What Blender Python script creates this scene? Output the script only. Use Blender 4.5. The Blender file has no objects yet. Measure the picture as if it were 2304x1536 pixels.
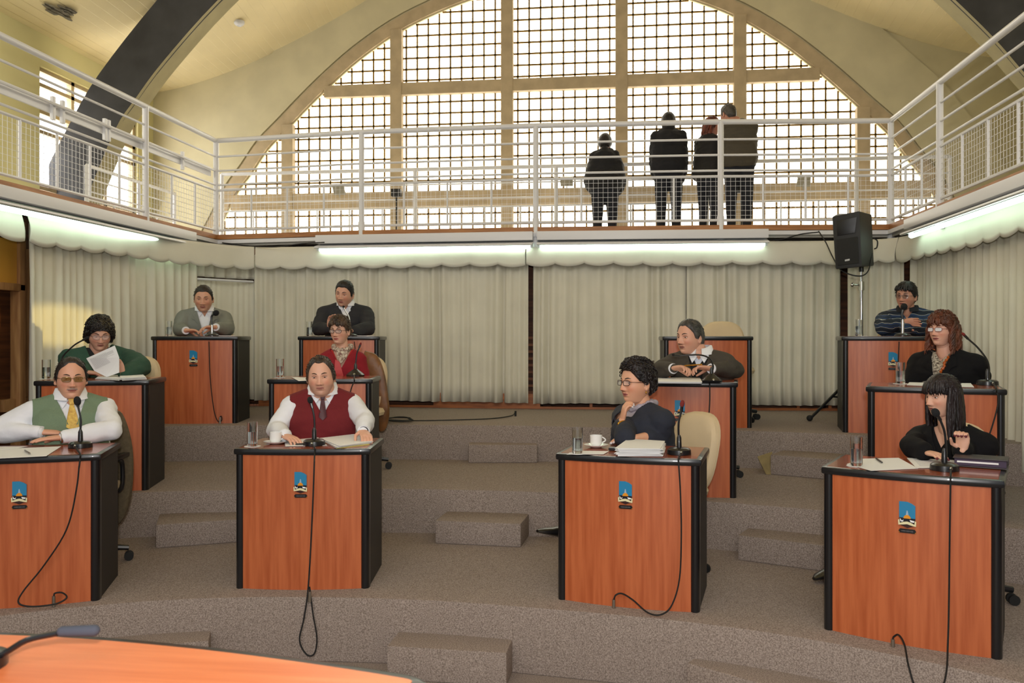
import bpy, bmesh, math, random
from math import sin, cos, pi, radians, sqrt, exp
from mathutils import Vector, Matrix, noise
import numpy as np
random.seed(7)
S = bpy.context.scene
COL = S.collection
CY, SY = cos(radians(7)), sin(radians(7))
CAMZ, HOR, F = 1.73, 756.0, 1900.0

# ---------------------------------------------------------------- camera
cd = bpy.data.cameras.new('camera'); cam = bpy.data.objects.new('camera', cd); COL.objects.link(cam)
cam.location = (0, 0, CAMZ); cam.rotation_euler = (pi/2, 0, radians(7))
cd.sensor_width = 36.0; cd.lens = F/2304*36; cd.shift_y = -(768-HOR)/2304
cd.clip_start = 0.05; cd.clip_end = 200
cd.dof.use_dof = True; cd.dof.focus_distance = 5.2; cd.dof.aperture_fstop = 5.6
S.camera = cam
# ---------------------------------------------------------------- world, exposure, lights
S.view_settings.view_transform = 'Standard'; S.view_settings.look = 'None'
S.view_settings.exposure = 0.0; S.view_settings.gamma = 1.0; S.view_settings.use_curve_mapping = False
S.cycles.use_denoising = True
S.cycles.max_bounces = 7; S.cycles.diffuse_bounces = 3; S.cycles.glossy_bounces = 3
S.cycles.transmission_bounces = 6; S.cycles.transparent_max_bounces = 12
S.cycles.sample_clamp_indirect = 6.0; S.cycles.caustics_reflective = False; S.cycles.caustics_refractive = False
w = bpy.data.worlds.new('world'); S.world = w; w.use_nodes = True
bg = w.node_tree.nodes['Background']; bg.inputs[0].default_value = (0.92, 0.96, 1.0, 1); bg.inputs[1].default_value = 0.62
def area(name, loc, target, size, power, color, sy=None):
    l = bpy.data.lights.new(name, 'AREA'); l.shape = 'RECTANGLE'; l.size = size; l.size_y = sy or size
    l.energy = power; l.color = color
    o = bpy.data.objects.new(name, l); COL.objects.link(o); o.location = loc
    o.rotation_euler = (Vector(target)-Vector(loc)).to_track_quat('-Z', 'Y').to_euler()
    return o
area('rear_fill_light', (-0.6, -2.2, 5.6), (-0.8, 6.5, 0.6), 7.0, 190, (1.0, 0.94, 0.88), 2.6)  # frontal fill added behind the camera, standing for unseen windows
area('camera_flash', (0.02, -0.12, 1.98), (-0.55, 5.0, 1.1), 0.12, 74, (1.0, 0.97, 0.93), 0.08)
sp = bpy.data.lights.new('low_sunbeam', 'SPOT'); sp.energy = 1200; sp.color = (1.0, 0.76, 0.26)
sp.spot_size = radians(10); sp.spot_blend = 0.15; sp.shadow_soft_size = 0.05
so = bpy.data.objects.new('low_sunbeam', sp); COL.objects.link(so); so.location = (2.5, 4.3, 2.52)
so.rotation_euler = (Vector((-4.55, 6.5, 1.82))-Vector(so.location)).to_track_quat('-Z', 'Y').to_euler(); so.scale = (1, 0.27, 1)

# ---------------------------------------------------------------- helpers
def W(px, py, Z):
    X = (px-1152)/F*Z
    return Vector((X*CY-Z*SY, X*SY+Z*CY, CAMZ+(HOR-py)/F*Z))
def CZ(px, Z, z):
    v = W(px, HOR, Z); v.z = z; return v
def onZ(px, py, z):
    return W(px, py, (CAMZ-z)*F/(py-HOR))
def onY(px, py, y):
    return W(px, py, y/((px-1152)/F*SY+CY))
def lin(c):
    r = []
    for v in c[:3]:
        v = v/255.0; r.append(v/12.92 if v <= 0.04045 else ((v+0.055)/1.055)**2.4)
    return (r[0], r[1], r[2], 1)
MATS = {}
def mat(name, color, rough=0.6, metal=0.0, bump=0.0, bscale=60.0, var=0.0, vscale=4.0, vstretch=(1,1,1), spec=0.5,
        emit=None, trans=0.0, coat=0.0, attr=None, sheen=0.0, alpha=1.0, color2=None, detail=3.0):
    if name in MATS: return MATS[name]
    m = bpy.data.materials.new(name); m.use_nodes = True; MATS[name] = m
    nt = m.node_tree; b = nt.nodes['Principled BSDF']
    b.inputs['Base Color'].default_value = lin(color); b.inputs['Roughness'].default_value = rough
    b.inputs['Metallic'].default_value = metal; b.inputs['Specular IOR Level'].default_value = spec
    b.inputs['Transmission Weight'].default_value = trans; b.inputs['Coat Weight'].default_value = coat
    b.inputs['Alpha'].default_value = alpha
    b.inputs['Sheen Weight'].default_value = sheen
    if emit: b.inputs['Emission Color'].default_value = lin(emit[0]); b.inputs['Emission Strength'].default_value = emit[1]
    tc = nt.nodes.new('ShaderNodeTexCoord'); mp = nt.nodes.new('ShaderNodeMapping'); mp.inputs['Scale'].default_value = vstretch
    nt.links.new(tc.outputs['Object'], mp.inputs[0])
    if attr:
        a = nt.nodes.new('ShaderNodeAttribute'); a.attribute_name = attr; nt.links.new(a.outputs['Color'], b.inputs['Base Color'])
    elif var > 0 or color2:
        n = nt.nodes.new('ShaderNodeTexNoise'); n.inputs['Scale'].default_value = vscale; n.inputs['Detail'].default_value = detail
        nt.links.new(mp.outputs[0], n.inputs['Vector'])
        cr = nt.nodes.new('ShaderNodeValToRGB'); nt.links.new(n.outputs[0], cr.inputs[0])
        c = lin(color)
        if color2: c0, c1 = lin(color2), c
        else: c0 = tuple(x*(1-var) for x in c[:3])+(1,); c1 = tuple(min(1, x*(1+var)) for x in c[:3])+(1,)
        cr.color_ramp.elements[0].position = 0.35; cr.color_ramp.elements[1].position = 0.65
        cr.color_ramp.elements[0].color = c0; cr.color_ramp.elements[1].color = c1
        nt.links.new(cr.outputs[0], b.inputs['Base Color'])
    if bump > 0:
        n2 = nt.nodes.new('ShaderNodeTexNoise'); n2.inputs['Scale'].default_value = bscale; n2.inputs['Detail'].default_value = 2
        nt.links.new(mp.outputs[0], n2.inputs['Vector'])
        bp = nt.nodes.new('ShaderNodeBump'); bp.inputs['Strength'].default_value = bump; bp.inputs['Distance'].default_value = 0.01
        nt.links.new(n2.outputs[0], bp.inputs['Height']); nt.links.new(bp.outputs[0], b.inputs['Normal'])
    return m

class MB:
    def __init__(s): s.v = []; s.f = []; s.c = []
    def add(s, vs, fs, col=None):
        n = len(s.v); s.v += [Vector(v) for v in vs]; s.f += [tuple(i+n for i in f) for f in fs]
        s.c += [col or (1, 1, 1, 1)]*len(vs) if not (col and isinstance(col, list)) else col
        return s
    def box(s, c, d, M=None):
        c = Vector(c); M = M or Matrix.Identity(3); hx, hy, hz = d[0]/2, d[1]/2, d[2]/2
        vs = [c+M@Vector((x, y, z)) for x in (-hx, hx) for y in (-hy, hy) for z in (-hz, hz)]
        return s.add(vs, [(0,1,3,2),(4,6,7,5),(0,4,5,1),(2,3,7,6),(0,2,6,4),(1,5,7,3)])
    def prism(s, pts, dv, holes=None):
        dv = Vector(dv); n = len(pts); vs = [Vector(p) for p in pts]; vs2 = [v+dv for v in vs]
        return s.add(vs+vs2, [tuple(range(n))[::-1], tuple(range(n, 2*n))]+[(i, (i+1) % n, (i+1) % n+n, i+n) for i in range(n)])
    def loft(s, rings, cap=True, close=True):
        n = len(rings[0]); vs = [p for r in rings for p in r]; fs = []
        for k in range(len(rings)-1):
            for i in range(n if close else n-1):
                j = (i+1) % n; fs.append((k*n+i, k*n+j, (k+1)*n+j, (k+1)*n+i))
        if cap: fs.append(tuple(range(n))[::-1]); fs.append(tuple(range((len(rings)-1)*n, len(rings)*n)))
        return s.add(vs, fs)
    def tube(s, pts, r, n=8, cap=True, flat=None):
        pts = [Vector(p) for p in pts]; m = len(pts); rr = r if isinstance(r, (list, tuple)) else [r]*m
        tg = []
        for i in range(m):
            a = pts[max(0, i-1)]; b = pts[min(m-1, i+1)]; t = (b-a); tg.append(t.normalized() if t.length > 1e-9 else Vector((0, 0, 1)))
        u = tg[0].orthogonal().normalized() if flat is None else (Vector(flat)-tg[0]*tg[0].dot(Vector(flat))).normalized()
        rings = []
        for i in range(m):
            u = (u-tg[i]*u.dot(tg[i])); u = u.normalized() if u.length > 1e-6 else tg[i].orthogonal().normalized()
            v = tg[i].cross(u); k = 0.35 if flat is not None else 1
            rings.append([pts[i]+u*(rr[i]*cos(2*pi*j/n))*k+v*(rr[i]*sin(2*pi*j/n)) for j in range(n)])
        return s.loft(rings, cap)
    def capsule(s, a, b, ra, rb=None, n=12):
        a = Vector(a); b = Vector(b); rb = ra if rb is None else rb; d = (b-a); L = d.length
        d = d.normalized() if L > 1e-7 else Vector((0, 0, 1)); u = d.orthogonal().normalized(); v = d.cross(u); rings = []
        for k in range(1, 5): t = -pi/2+pi/2*k/4; rings.append((a+d*ra*sin(t), ra*cos(t))) if k < 4 else rings.append((a, ra))
        rings = [(a-d*ra*.97, ra*.2)]+rings
        rings += [(b, rb), (b+d*rb*.38, rb*.92), (b+d*rb*.71, rb*.7), (b+d*rb*.92, rb*.38), (b+d*rb*.99, rb*.1)]
        return s.loft([[c+u*r*cos(2*pi*j/n)+v*r*sin(2*pi*j/n) for j in range(n)] for c, r in rings])
    def ell(s, c, rad, M=None, n=16, m=10, col=None):
        c = Vector(c); M = M or Matrix.Identity(3); rings = []
        for k in range(m+1):
            t = pi*(k+0.02)/(m+0.04); rings.append([c+M@Vector((rad[0]*sin(t)*cos(2*pi*j/n), rad[1]*sin(t)*sin(2*pi*j/n), -rad[2]*cos(t))) for j in range(n)])
        return s.loft(rings)
    def lathe(s, prof, c=(0, 0, 0), n=24, M=None, cap=True):
        c = Vector(c); M = M or Matrix.Identity(3)
        return s.loft([[c+M@Vector((r*cos(2*pi*j/n), r*sin(2*pi*j/n), z)) for j in range(n)] for r, z in prof], cap)
    def build(s, name, m, parent=None, smooth=True, bevel=0, angle=40, wl=True, hidden=False):
        me = bpy.data.meshes.new(name)
        off = WL.get(parent.name, Vector((0, 0, 0))) if (parent and wl) else Vector((0, 0, 0))
        me.from_pydata([v-off for v in s.v], [], s.f); me.validate(); 
        bm = bmesh.new(); bm.from_mesh(me); bmesh.ops.recalc_face_normals(bm, faces=bm.faces)
        if bevel > 0:
            es = [e for e in bm.edges if len(e.link_faces) == 2 and e.calc_face_angle(0) > 0.6]
            bmesh.ops.bevel(bm, geom=es, offset=bevel, segments=2, profile=0.6, affect='EDGES', clamp_overlap=True)
        bm.to_mesh(me); bm.free()
        return finish(name, me, m, parent, smooth, angle)
WL = {}
def finish(name, me, m, parent=None, smooth=True, angle=40):
    o = bpy.data.objects.new(name, me); COL.objects.link(o)
    for mm in (m if isinstance(m, list) else [m]): me.materials.append(mm)
    if smooth:
        me.polygons.foreach_set('use_smooth', [True]*len(me.polygons))
        try: me.set_sharp_from_angle(angle=radians(angle))
        except Exception: pass
    if parent: o.parent = parent; WL[o.name] = WL.get(parent.name, Vector((0, 0, 0)))
    return o
def thing(name, label, cat, loc=(0, 0, 0), rz=0, group=None):
    o = bpy.data.objects.new(name, None); COL.objects.link(o); o.location = loc; o.rotation_euler = (0, 0, rz)
    o.empty_display_size = 0.1
    o['label'] = label; o['category'] = cat
    if group: o['group'] = group
    WL[o.name] = Vector(loc) if rz == 0 else Vector((0, 0, 0))
    return o
def tag(o, label, cat, group=None, kind=None):
    o['label'] = label; o['category'] = cat
    if group: o['group'] = group
    if kind: o['kind'] = kind
    return o
def recenter(o):
    me = o.data; n = len(me.vertices); a = np.empty(n*3); me.vertices.foreach_get('co', a); a = a.reshape(-1, 3)
    c = np.array([(a[:, 0].min()+a[:, 0].max())/2, (a[:, 1].min()+a[:, 1].max())/2, a[:, 2].min()])
    me.vertices.foreach_set('co', (a-c).ravel()); o.location = Vector(c); WL[o.name] = Vector(c); return o
def solo(mb, name, m, label, cat, group=None, **k):
    o = mb.build(name, m, None, **k); recenter(o); tag(o, label, cat, group); return o
def struct(mb, name, m, label=None, **k):
    o = mb.build(name, m, None, **k); o['kind'] = 'structure'
    if label: o['label'] = label
    return o
def dup(root, loc=None, rz=None, label=None, group=None):
    r = root.copy(); COL.objects.link(r)
    if loc is not None: r.location = loc
    if rz is not None: r.rotation_euler = (0, 0, rz)
    if label: r['label'] = label
    if group: r['group'] = group
    for ch in list(root.children):
        c = ch.copy(); COL.objects.link(c); c.parent = r
        for g in list(ch.children):
            d = g.copy(); COL.objects.link(d); d.parent = c
    return r
def spline(pts, k=6):
    P = [Vector(p) for p in pts]; P = [P[0]*2-P[1]]+P+[P[-1]*2-P[-2]]; out = []
    for i in range(1, len(P)-2):
        for j in range(k):
            t = j/k; a, b, c, d = P[i-1], P[i], P[i+1], P[i+2]
            out.append(0.5*((2*b)+(c-a)*t+(2*a-5*b+4*c-d)*t*t+(3*b-a-3*c+d)*t**3))
    out.append(P[-2]); return out
def remesh(mb, voxel, smooth=4):
    me = bpy.data.meshes.new('t'); me.from_pydata(mb.v, [], mb.f)
    bm = bmesh.new(); bm.from_mesh(me); bmesh.ops.recalc_face_normals(bm, faces=bm.faces); bm.to_mesh(me); bm.free()
    o = bpy.data.objects.new('t', me); COL.objects.link(o)
    r = o.modifiers.new('r', 'REMESH'); r.mode = 'VOXEL'; r.voxel_size = voxel; r.adaptivity = 0
    if smooth: q = o.modifiers.new('s', 'SMOOTH'); q.factor = 0.5; q.iterations = smooth
    dg = bpy.context.evaluated_depsgraph_get(); dg.update()
    e = o.evaluated_get(dg); m2 = bpy.data.meshes.new_from_object(e)
    bpy.data.objects.remove(o); bpy.data.meshes.remove(me)
    n = len(m2.vertices); a = np.empty(n*3); m2.vertices.foreach_get('co', a)
    fs = [tuple(p.vertices) for p in m2.polygons]; bpy.data.meshes.remove(m2)
    return a.reshape(-1, 3), fs

# ---------------------------------------------------------------- materials
M_carpet = mat('carpet', (174, 160, 150), 0.95, bump=0.35, bscale=330, color2=(122, 109, 101), vscale=170, detail=6, spec=0.1)
def wood_mat(name, c1, c2, rough, stretch=(14, 14, 0.8), coat=0.0):
    m = mat(name, c1, rough, color2=c2, vscale=3.0, vstretch=stretch, detail=5, coat=coat); return m
M_wood = wood_mat('cherry_laminate', (194, 106, 62), (172, 86, 46), 0.38)
M_woodtop = wood_mat('cherry_laminate_top', (172, 88, 52), (140, 66, 38), 0.2, (0.8, 12, 12), coat=0.3)
M_woodfg = wood_mat('cherry_laminate_table', (226, 132, 84), (208, 112, 66), 0.35, (0.8, 10, 10))
M_black = mat('black_plastic', (22, 23, 26), 0.3, coat=0.2)
M_blackm = mat('black_panel', (36, 33, 31), 0.55)
M_rubber = mat('rubber', (18, 18, 18), 0.7)
M_chrome = mat('chrome', (215, 215, 218), 0.12, metal=1.0)
M_silver = mat('silver', (180, 178, 170), 0.3, metal=1.0)
M_gold = mat('gold', (214, 166, 70), 0.25, metal=1.0)
M_white = mat('white_paint', (226, 226, 228), 0.35)
M_curtain = mat('curtain_cloth', (222, 217, 198), 0.9, bump=0.15, bscale=500, var=0.04, vscale=3, sheen=0.2)
M_valance = mat('valance_cloth', (220, 217, 202), 0.9, bump=0.12, bscale=8, var=0.03, vscale=3)
M_wall = mat('olive_plaster', (220, 212, 158), 0.85, var=0.05, vscale=1.2, bump=0.05, bscale=30)
M_concrete = mat('painted_concrete', (206, 196, 160), 0.8, var=0.06, vscale=2.5, bump=0.08, bscale=20)
M_mull = mat('mullion_paint', (186, 166, 132), 0.7, var=0.1, vscale=6)
M_rib = mat('rib_front_shaded', (62, 62, 64), 0.8, var=0.25, vscale=2.5, bump=0.1, bscale=14)  # rib front coloured dark as in backlit shade
M_ribside = mat('rib_side_lit', (150, 140, 104), 0.8, var=0.1, vscale=3)  # same rib's inner side, window light put into its colour
M_glassb = mat('glass_block', (250, 250, 245), 0.2, emit=((255, 249, 232), 5.5))
M_grout = mat('mortar', (140, 112, 58), 0.8, var=0.2, vscale=9)
M_trimwood = mat('trim_wood', (176, 104, 50), 0.5, color2=(140, 78, 34), vscale=3, vstretch=(1, 6, 14))
M_oak = mat('door_wood', (176, 132, 84), 0.5, color2=(146, 102, 62), vscale=3, vstretch=(10, 10, 1))
M_paper = mat('paper', (240, 240, 240), 0.8)
M_ink = mat('ink_grey', (150, 150, 155), 0.8)
M_por = mat('porcelain', (243, 243, 240), 0.15, coat=0.5)
M_beige = mat('beige_fabric', (214, 192, 156), 0.85, bump=0.2, bscale=420, var=0.03, vscale=6)
M_glass = mat('tumbler_glass', (250, 252, 252), 0.02, trans=1.0)
M_tube = mat('fluorescent_tube', (255, 255, 255), 0.4, emit=((222, 255, 232), 5.0))
M_ceiling = None
def ceiling_mat():
    m = mat('ceiling_boards', (238, 222, 176), 0.75, var=0.05, vscale=1.5); nt = m.node_tree; b = nt.nodes['Principled BSDF']
    tc = nt.nodes.new('ShaderNodeTexCoord'); sx = nt.nodes.new('ShaderNodeSeparateXYZ'); nt.links.new(tc.outputs['Object'], sx.inputs[0])
    mu = nt.nodes.new('ShaderNodeMath'); mu.operation = 'MULTIPLY'; mu.inputs[1].default_value = 9.0; nt.links.new(sx.outputs[0], mu.inputs[0])
    fr = nt.nodes.new('ShaderNodeMath'); fr.operation = 'FRACT'; nt.links.new(mu.outputs[0], fr.inputs[0])
    cr = nt.nodes.new('ShaderNodeValToRGB'); cr.color_ramp.elements[0].position = 0.0; cr.color_ramp.elements[0].color = (0, 0, 0, 1)
    cr.color_ramp.elements[1].position = 0.08; cr.color_ramp.elements[1].color = (1, 1, 1, 1); nt.links.new(fr.outputs[0], cr.inputs[0])
    bp = nt.nodes.new('ShaderNodeBump'); bp.inputs['Strength'].default_value = 0.5; bp.inputs['Distance'].default_value = 0.02
    nt.links.new(cr.outputs[0], bp.inputs['Height']); nt.links.new(bp.outputs[0], b.inputs['Normal'])
    return m
M_ceiling = ceiling_mat()
# ================================================================ the room
T1, T2, T3, DH = 0.345, 0.655, 0.96, 0.77
XL, XR, YW, GZ, XC = -6.76, 5.25, 11.7, 2.86, -0.72
fl = MB(); fl.box((-0.6, 4.0, -0.05), (14.5, 18, 0.1)); struct(fl, 'floor', M_carpet, 'brown-grey carpeted ground floor', smooth=False)
def tier(name, pts, z0, z1, lab):
    e = spline([Vector((x, y, 0)) for x, y in pts], 5)
    outl = [Vector((p.x, p.y, z0)) for p in e]+[Vector((XR+.6, 11.6, z0)), Vector((XL-.4, 11.6, z0))]
    mb = MB(); mb.prism(outl, (0, 0, z1-z0)); o = mb.build(name, M_carpet, None, bevel=0.012, angle=30); o['kind'] = 'structure'; o['label'] = lab
tier('floor_tier_1', [(-7.1, 0.6), (-4.6, 2.4), (-3.4, 3.55), (-2.71, 4.03), (-2.01, 4.27), (-1.1, 4.35), (-0.3, 4.28), (0.4, 4.16), (0.93, 3.98), (1.49, 3.68), (2.3, 3.1), (3.4, 2.0), (5.8, -0.6)], 0, T1, 'first carpeted tier carrying the front desks')
tier('floor_tier_2', [(-7.1, 3.2), (-4.6, 4.75), (-3.3, 5.44), (-2.62, 5.63), (-1.66, 5.8), (-0.8, 5.83), (-0.1, 5.76), (0.59, 5.62), (1.27, 5.42), (2.25, 5.02), (3.6, 4.0), (5.8, 2.0)], 0.3, T2, 'second carpeted tier carrying the middle desks')
tier('floor_tier_3', [(-7.1, 5.3), (-4.9, 6.4), (-3.89, 6.8), (-3.14, 6.98), (-2.06, 7.17), (-1.28, 7.23), (-0.44, 7.22), (1.03, 7.08), (1.78, 6.9), (2.75, 6.5), (3.7, 5.9), (5.8, 4.2)], 0.6, T3, 'third carpeted tier carrying the back desks')

def step_box(pl, pr, pyl, pyr, ztop, zbase, label, depth=0.3):
    """front top edge runs from (pl,pyl) to (pr,pyr)"""
    a = onZ(pl, pyl, ztop); b = onZ(pr, pyr, ztop); d = (b-a); d.z = 0; n = Vector((-d.y, d.x, 0)).normalized()*(depth+0.06)
    mb = MB(); q = [a, b, b+n, a+n]; mb.prism([Vector((p.x, p.y, zbase)) for p in q], (0, 0, ztop-zbase))
    solo(mb, 'carpeted_step', M_carpet, label, 'step', bevel=0.012)
step_box(870, 1140, 1452, 1468, 0.17, 0, 'low carpeted step box on the ground floor in the middle, below the lowest tier')
step_box(1545, 1900, 1490, 1590, 0.17, 0, 'carpeted step box at the bottom edge, below the right front desk')
step_box(230, 470, 1462, 1440, 0.17, 0, 'carpeted step box behind the curved foreground table')
step_box(350, 560, 1180, 1166, 0.5, T1, 'carpeted step box on the first tier left of the burgundy-vested man\'s desk')
step_box(979, 1172, 1170, 1178, 0.5, T1, 'carpeted step box on the first tier in the middle aisle')
step_box(1660, 1885, 1203, 1230, 0.5, T1, 'carpeted step box on the first tier left of the right front desk')
step_box(1054, 1209, 1000, 1000, 0.81, T2, 'carpeted step box on the second tier in the middle aisle')
step_box(1733, 1960, 1022, 1040, 0.81, T2, 'carpeted step box on the second tier at the right with a loose corner')
# loose flap of carpet
a, b, c_ = onZ(1734, 1022, 0.81), onZ(1734, 1067, T2), W(1705, 1027, onZ(1720, 1025, 0.81).y*1.0+0.35)
zf = (CAMZ-0.81)*F/(1022-HOR)
p0, p1, p2, p3 = W(1737, 1016, zf+.05), W(1704, 1027, zf), W(1724, 1067, zf-.02), W(1735, 1067, zf)
mb = MB(); mb.prism([p0, p1, p2, p3], (0.004, 0.012, 0))
solo(mb, 'carpet_flap', mat('carpet_backing', (150, 132, 90), 0.9, var=0.1, vscale=20), 'loose triangular flap of carpet peeling off the step side', 'carpet')

# side and back walls, ceiling
def wall_with_holes(name, m, x=None, holes=(), y0=-4, y1=12, z0=0, z1=8):
    ys = sorted({y0, y1, *[h[0] for h in holes], *[h[1] for h in holes]}); zs = sorted({z0, z1, *[h[2] for h in holes], *[h[3] for h in holes]})
    mb = MB(); sgn = -1 if x < 0 else 1
    for i in range(len(ys)-1):
        for j in range(len(zs)-1):
            cy, cz = (ys[i]+ys[i+1])/2, (zs[j]+zs[j+1])/2
            if any(h[0] < cy < h[1] and h[2] < cz < h[3] for h in holes): continue
            mb.box((x+sgn*0.12, cy, cz), (0.24, ys[i+1]-ys[i], zs[j+1]-zs[j]))
    return struct(mb, name, m, smooth=False)
wall_with_holes('wall_left', M_wall, XL, [(9.23, 11.3, 2.86, 4.93)], z1=5.6)
wall_with_holes('wall_right', M_wall, XR, [], z1=5.6)
# glazed side window: bright panes between bars
mb = MB(); mb.box((XL-0.16, 10.26, 3.9), (0.02, 2.1, 2.1)); wn = struct(mb, 'window_1', mat('bright_pane', (250, 250, 250), 0.2, emit=((255, 255, 255), 6.0)), 'tall white-lit window in the left wall behind the gallery', smooth=False)
mb = MB(); mb.box((XL+0.02, 5.2, 4.1), (0.03, 4.6, 1.5)); struct(mb, 'fill_glow_left', mat('side_pane', (250, 250, 250), 0.2, emit=((255, 250, 236), 3.0)), 'long glowing fill panel added high on the left wall', smooth=False)  # unseen glowing panel added to brighten ceiling and treads
mb = MB(); mb.box((XR-0.02, 5.2, 4.1), (0.03, 4.6, 1.5)); struct(mb, 'fill_glow_right', mat('dim_fill_glow', (250, 250, 250), 0.2, emit=((255, 246, 226), 1.0)), 'long dim fill panel added high on the right wall', smooth=False)  # weaker unseen panel added opposite, also fill for the ceiling
mb = MB()
for y in (9.26, 9.91, 10.6, 11.27): mb.box((XL-0.08, y, 3.9), (0.07, 0.06, 2.1))
for z in (2.9, 3.5, 4.17, 4.41, 4.73, 4.91): mb.box((XL-0.08, 10.26, z), (0.07, 2.1, 0.045))
mb.build('window_frame', M_mull, wn)
AR = [(5.3, 2.55), (5.22, 2.9), (4.95, 3.4), (4.75, 3.78), (4.5, 4.1), (4.27, 4.42), (3.98, 4.7), (3.63, 5.04), (3.3, 5.34), (2.88, 5.68), (2.35, 6.02), (1.8, 6.27), (1.2, 6.47), (0.6, 6.6), (0, 6.64)]
def arch_at(off=0.0, k=3):
    P = spline([Vector((d, 0, z)) for d, z in AR], k); out = []
    for i, p in enumerate(P):
        t = (P[min(i+1, len(P)-1)]-P[max(i-1, 0)]).normalized(); n = Vector((-t.z, 0, t.x)); n = -n if n.z < 0 or n.x < 0 and i < 3 else n
        if i == 0: n = Vector((1, 0, 0.2)).normalized()
        if n.x < 0 and n.z < 0.9: n = -n
        out.append(p+n*off)
    R = [Vector((XC+p.x, 0, p.z)) for p in out]; L = [Vector((XC-p.x, 0, p.z)) for p in out[:-1]]
    return R+L[::-1]
A0 = arch_at(0)
def zin(x, A=A0):
    d = abs(x-XC); P = sorted([(abs(p.x-XC), p.z) for p in A])
    return float(np.interp(d, [q[0] for q in P], [q[1] for q in P]))
# back wall: strip between arch and top
mb = MB(); top = 9.5
outer = [Vector((XR+.3, 0, 0)), Vector((XR+.3, 0, top)), Vector((XL-.3, 0, top)), Vector((XL-.3, 0, 0))]
n = len(A0)
for i in range(n-1):
    p, q = A0[i], A0[i+1]
    mb.add([(p.x, YW, p.z), (q.x, YW, q.z), (q.x, YW, top), (p.x, YW, top)], [(0, 1, 2, 3)])
mb.add([(A0[0].x, YW, 0), (XR+.3, YW, 0), (XR+.3, YW, top), (A0[0].x, YW, top)], [(0, 1, 2, 3)])
mb.add([(A0[-1].x, YW, 0), (XL-.3, YW, 0), (XL-.3, YW, top), (A0[-1].x, YW, top)], [(0, 1, 2, 3)])
mb.add([(A0[-1].x, YW, 0), (A0[0].x, YW, 0), (A0[0].x, YW, 2.62), (A0[-1].x, YW, 2.62)], [(0, 1, 2, 3)])
struct(mb, 'wall_back', M_concrete, smooth=False)
# protruding arch bands
def band(o0, o1, y0, y1, name, m):
    a, b = arch_at(o0), arch_at(o1); rings = []
    for p, q in zip(a, b): rings.append([Vector((p.x, y1, p.z)), Vector((p.x, y0, p.z)), Vector((q.x, y0, q.z)), Vector((q.x, y1, q.z))])
    mb = MB(); mb.loft(rings); return struct(mb, name, m, angle=30)
band(0.02, 0.19, YW-0.04, YW+0.2, 'trim_1', M_mull)
band(0.22, 0.95, YW-0.035, YW+0.1, 'trim_2', M_concrete)
# glass block wall
gl = MB(); gp = [Vector((p.x, YW+0.04, p.z)) for p in A0]; gl.prism(gp, (0, 0.03, 0))
win = struct(gl, 'window_2', M_glassb, 'great arched window wall of backlit glass blocks', smooth=False)
mb = MB(); xs = [XC-3.96, XC-2.36, XC-0.78, XC+0.8, XC+2.38, XC+3.97]
i0 = -34
for i in range(-33, 34):
    x = XC+0.0+i*0.1595
    zt = zin(x)
    if abs(x-XC) < 5.25: mb.box((x, YW+0.035, (2.6+zt)/2), (0.023, 0.03, zt-2.6))
for j in range(0, 26):
    z = 2.67+j*0.158
    if z > 6.6: continue
    PZ = sorted((p.z, abs(p.x-XC)) for p in A0); w_ = float(np.interp(z, [q[0] for q in PZ], [q[1] for q in PZ])); mb.box((XC, YW+0.035, z), (2*w_, 0.03, 0.023))
mb.build('mortar_grid', M_grout, win, smooth=False)
mb = MB()
for x in xs: zt = zin(x)+.05; mb.box((x, YW+0.0, (2.6+zt)/2), (0.17, 0.16, zt-2.6))
mb.build('mullion', M_mull, win, smooth=False, bevel=0.01)
mb = MB()
for z, h in ((5.22, 0.17), (3.66, 0.22)):
    w_ = max(abs(p.x-XC) for p in A0 if p.z >= z-.02); mb.box((XC, YW+0.0, z), (2*w_, 0.14, h))
mb.box((XC, YW+.02, 2.66), (10.4, 0.3, 0.14))
mb.build('transom', M_mull, win, smooth=False, bevel=0.01)
# ceiling
FD = [0, 1, 2, 2.94, 3.4, 4.04, 4.5, 5.04, 5.6, 6.05]; FH = [6.6, 5.95, 5.25, 4.64, 4.42, 4.13, 3.96, 3.78, 3.66, 3.58]
def ceil_z(x, y):
    d = min(6.03, abs(x+0.755)); t = max(0, (6-d)/2.0)**1.4*max(0, min(11.7-y, 4.5))/2.1*0.42
    return CAMZ+3.58+0.193*(6.05-d)**1.503+t
mb = MB(); NX, NY = 64, 34; vs = []
for j in range(NY):
    y = -4+(YW+.1+4)*j/(NY-1)
    for i in range(NX):
        x = XL-.1+(XR-XL+.2)*i/(NX-1); vs.append((x, y, ceil_z(x, y)))
mb.add(vs, [(j*NX+i, j*NX+i+1, (j+1)*NX+i+1, (j+1)*NX+i) for j in range(NY-1) for i in range(NX-1)])
struct(mb, 'ceiling', M_ceiling, angle=60)
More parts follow.
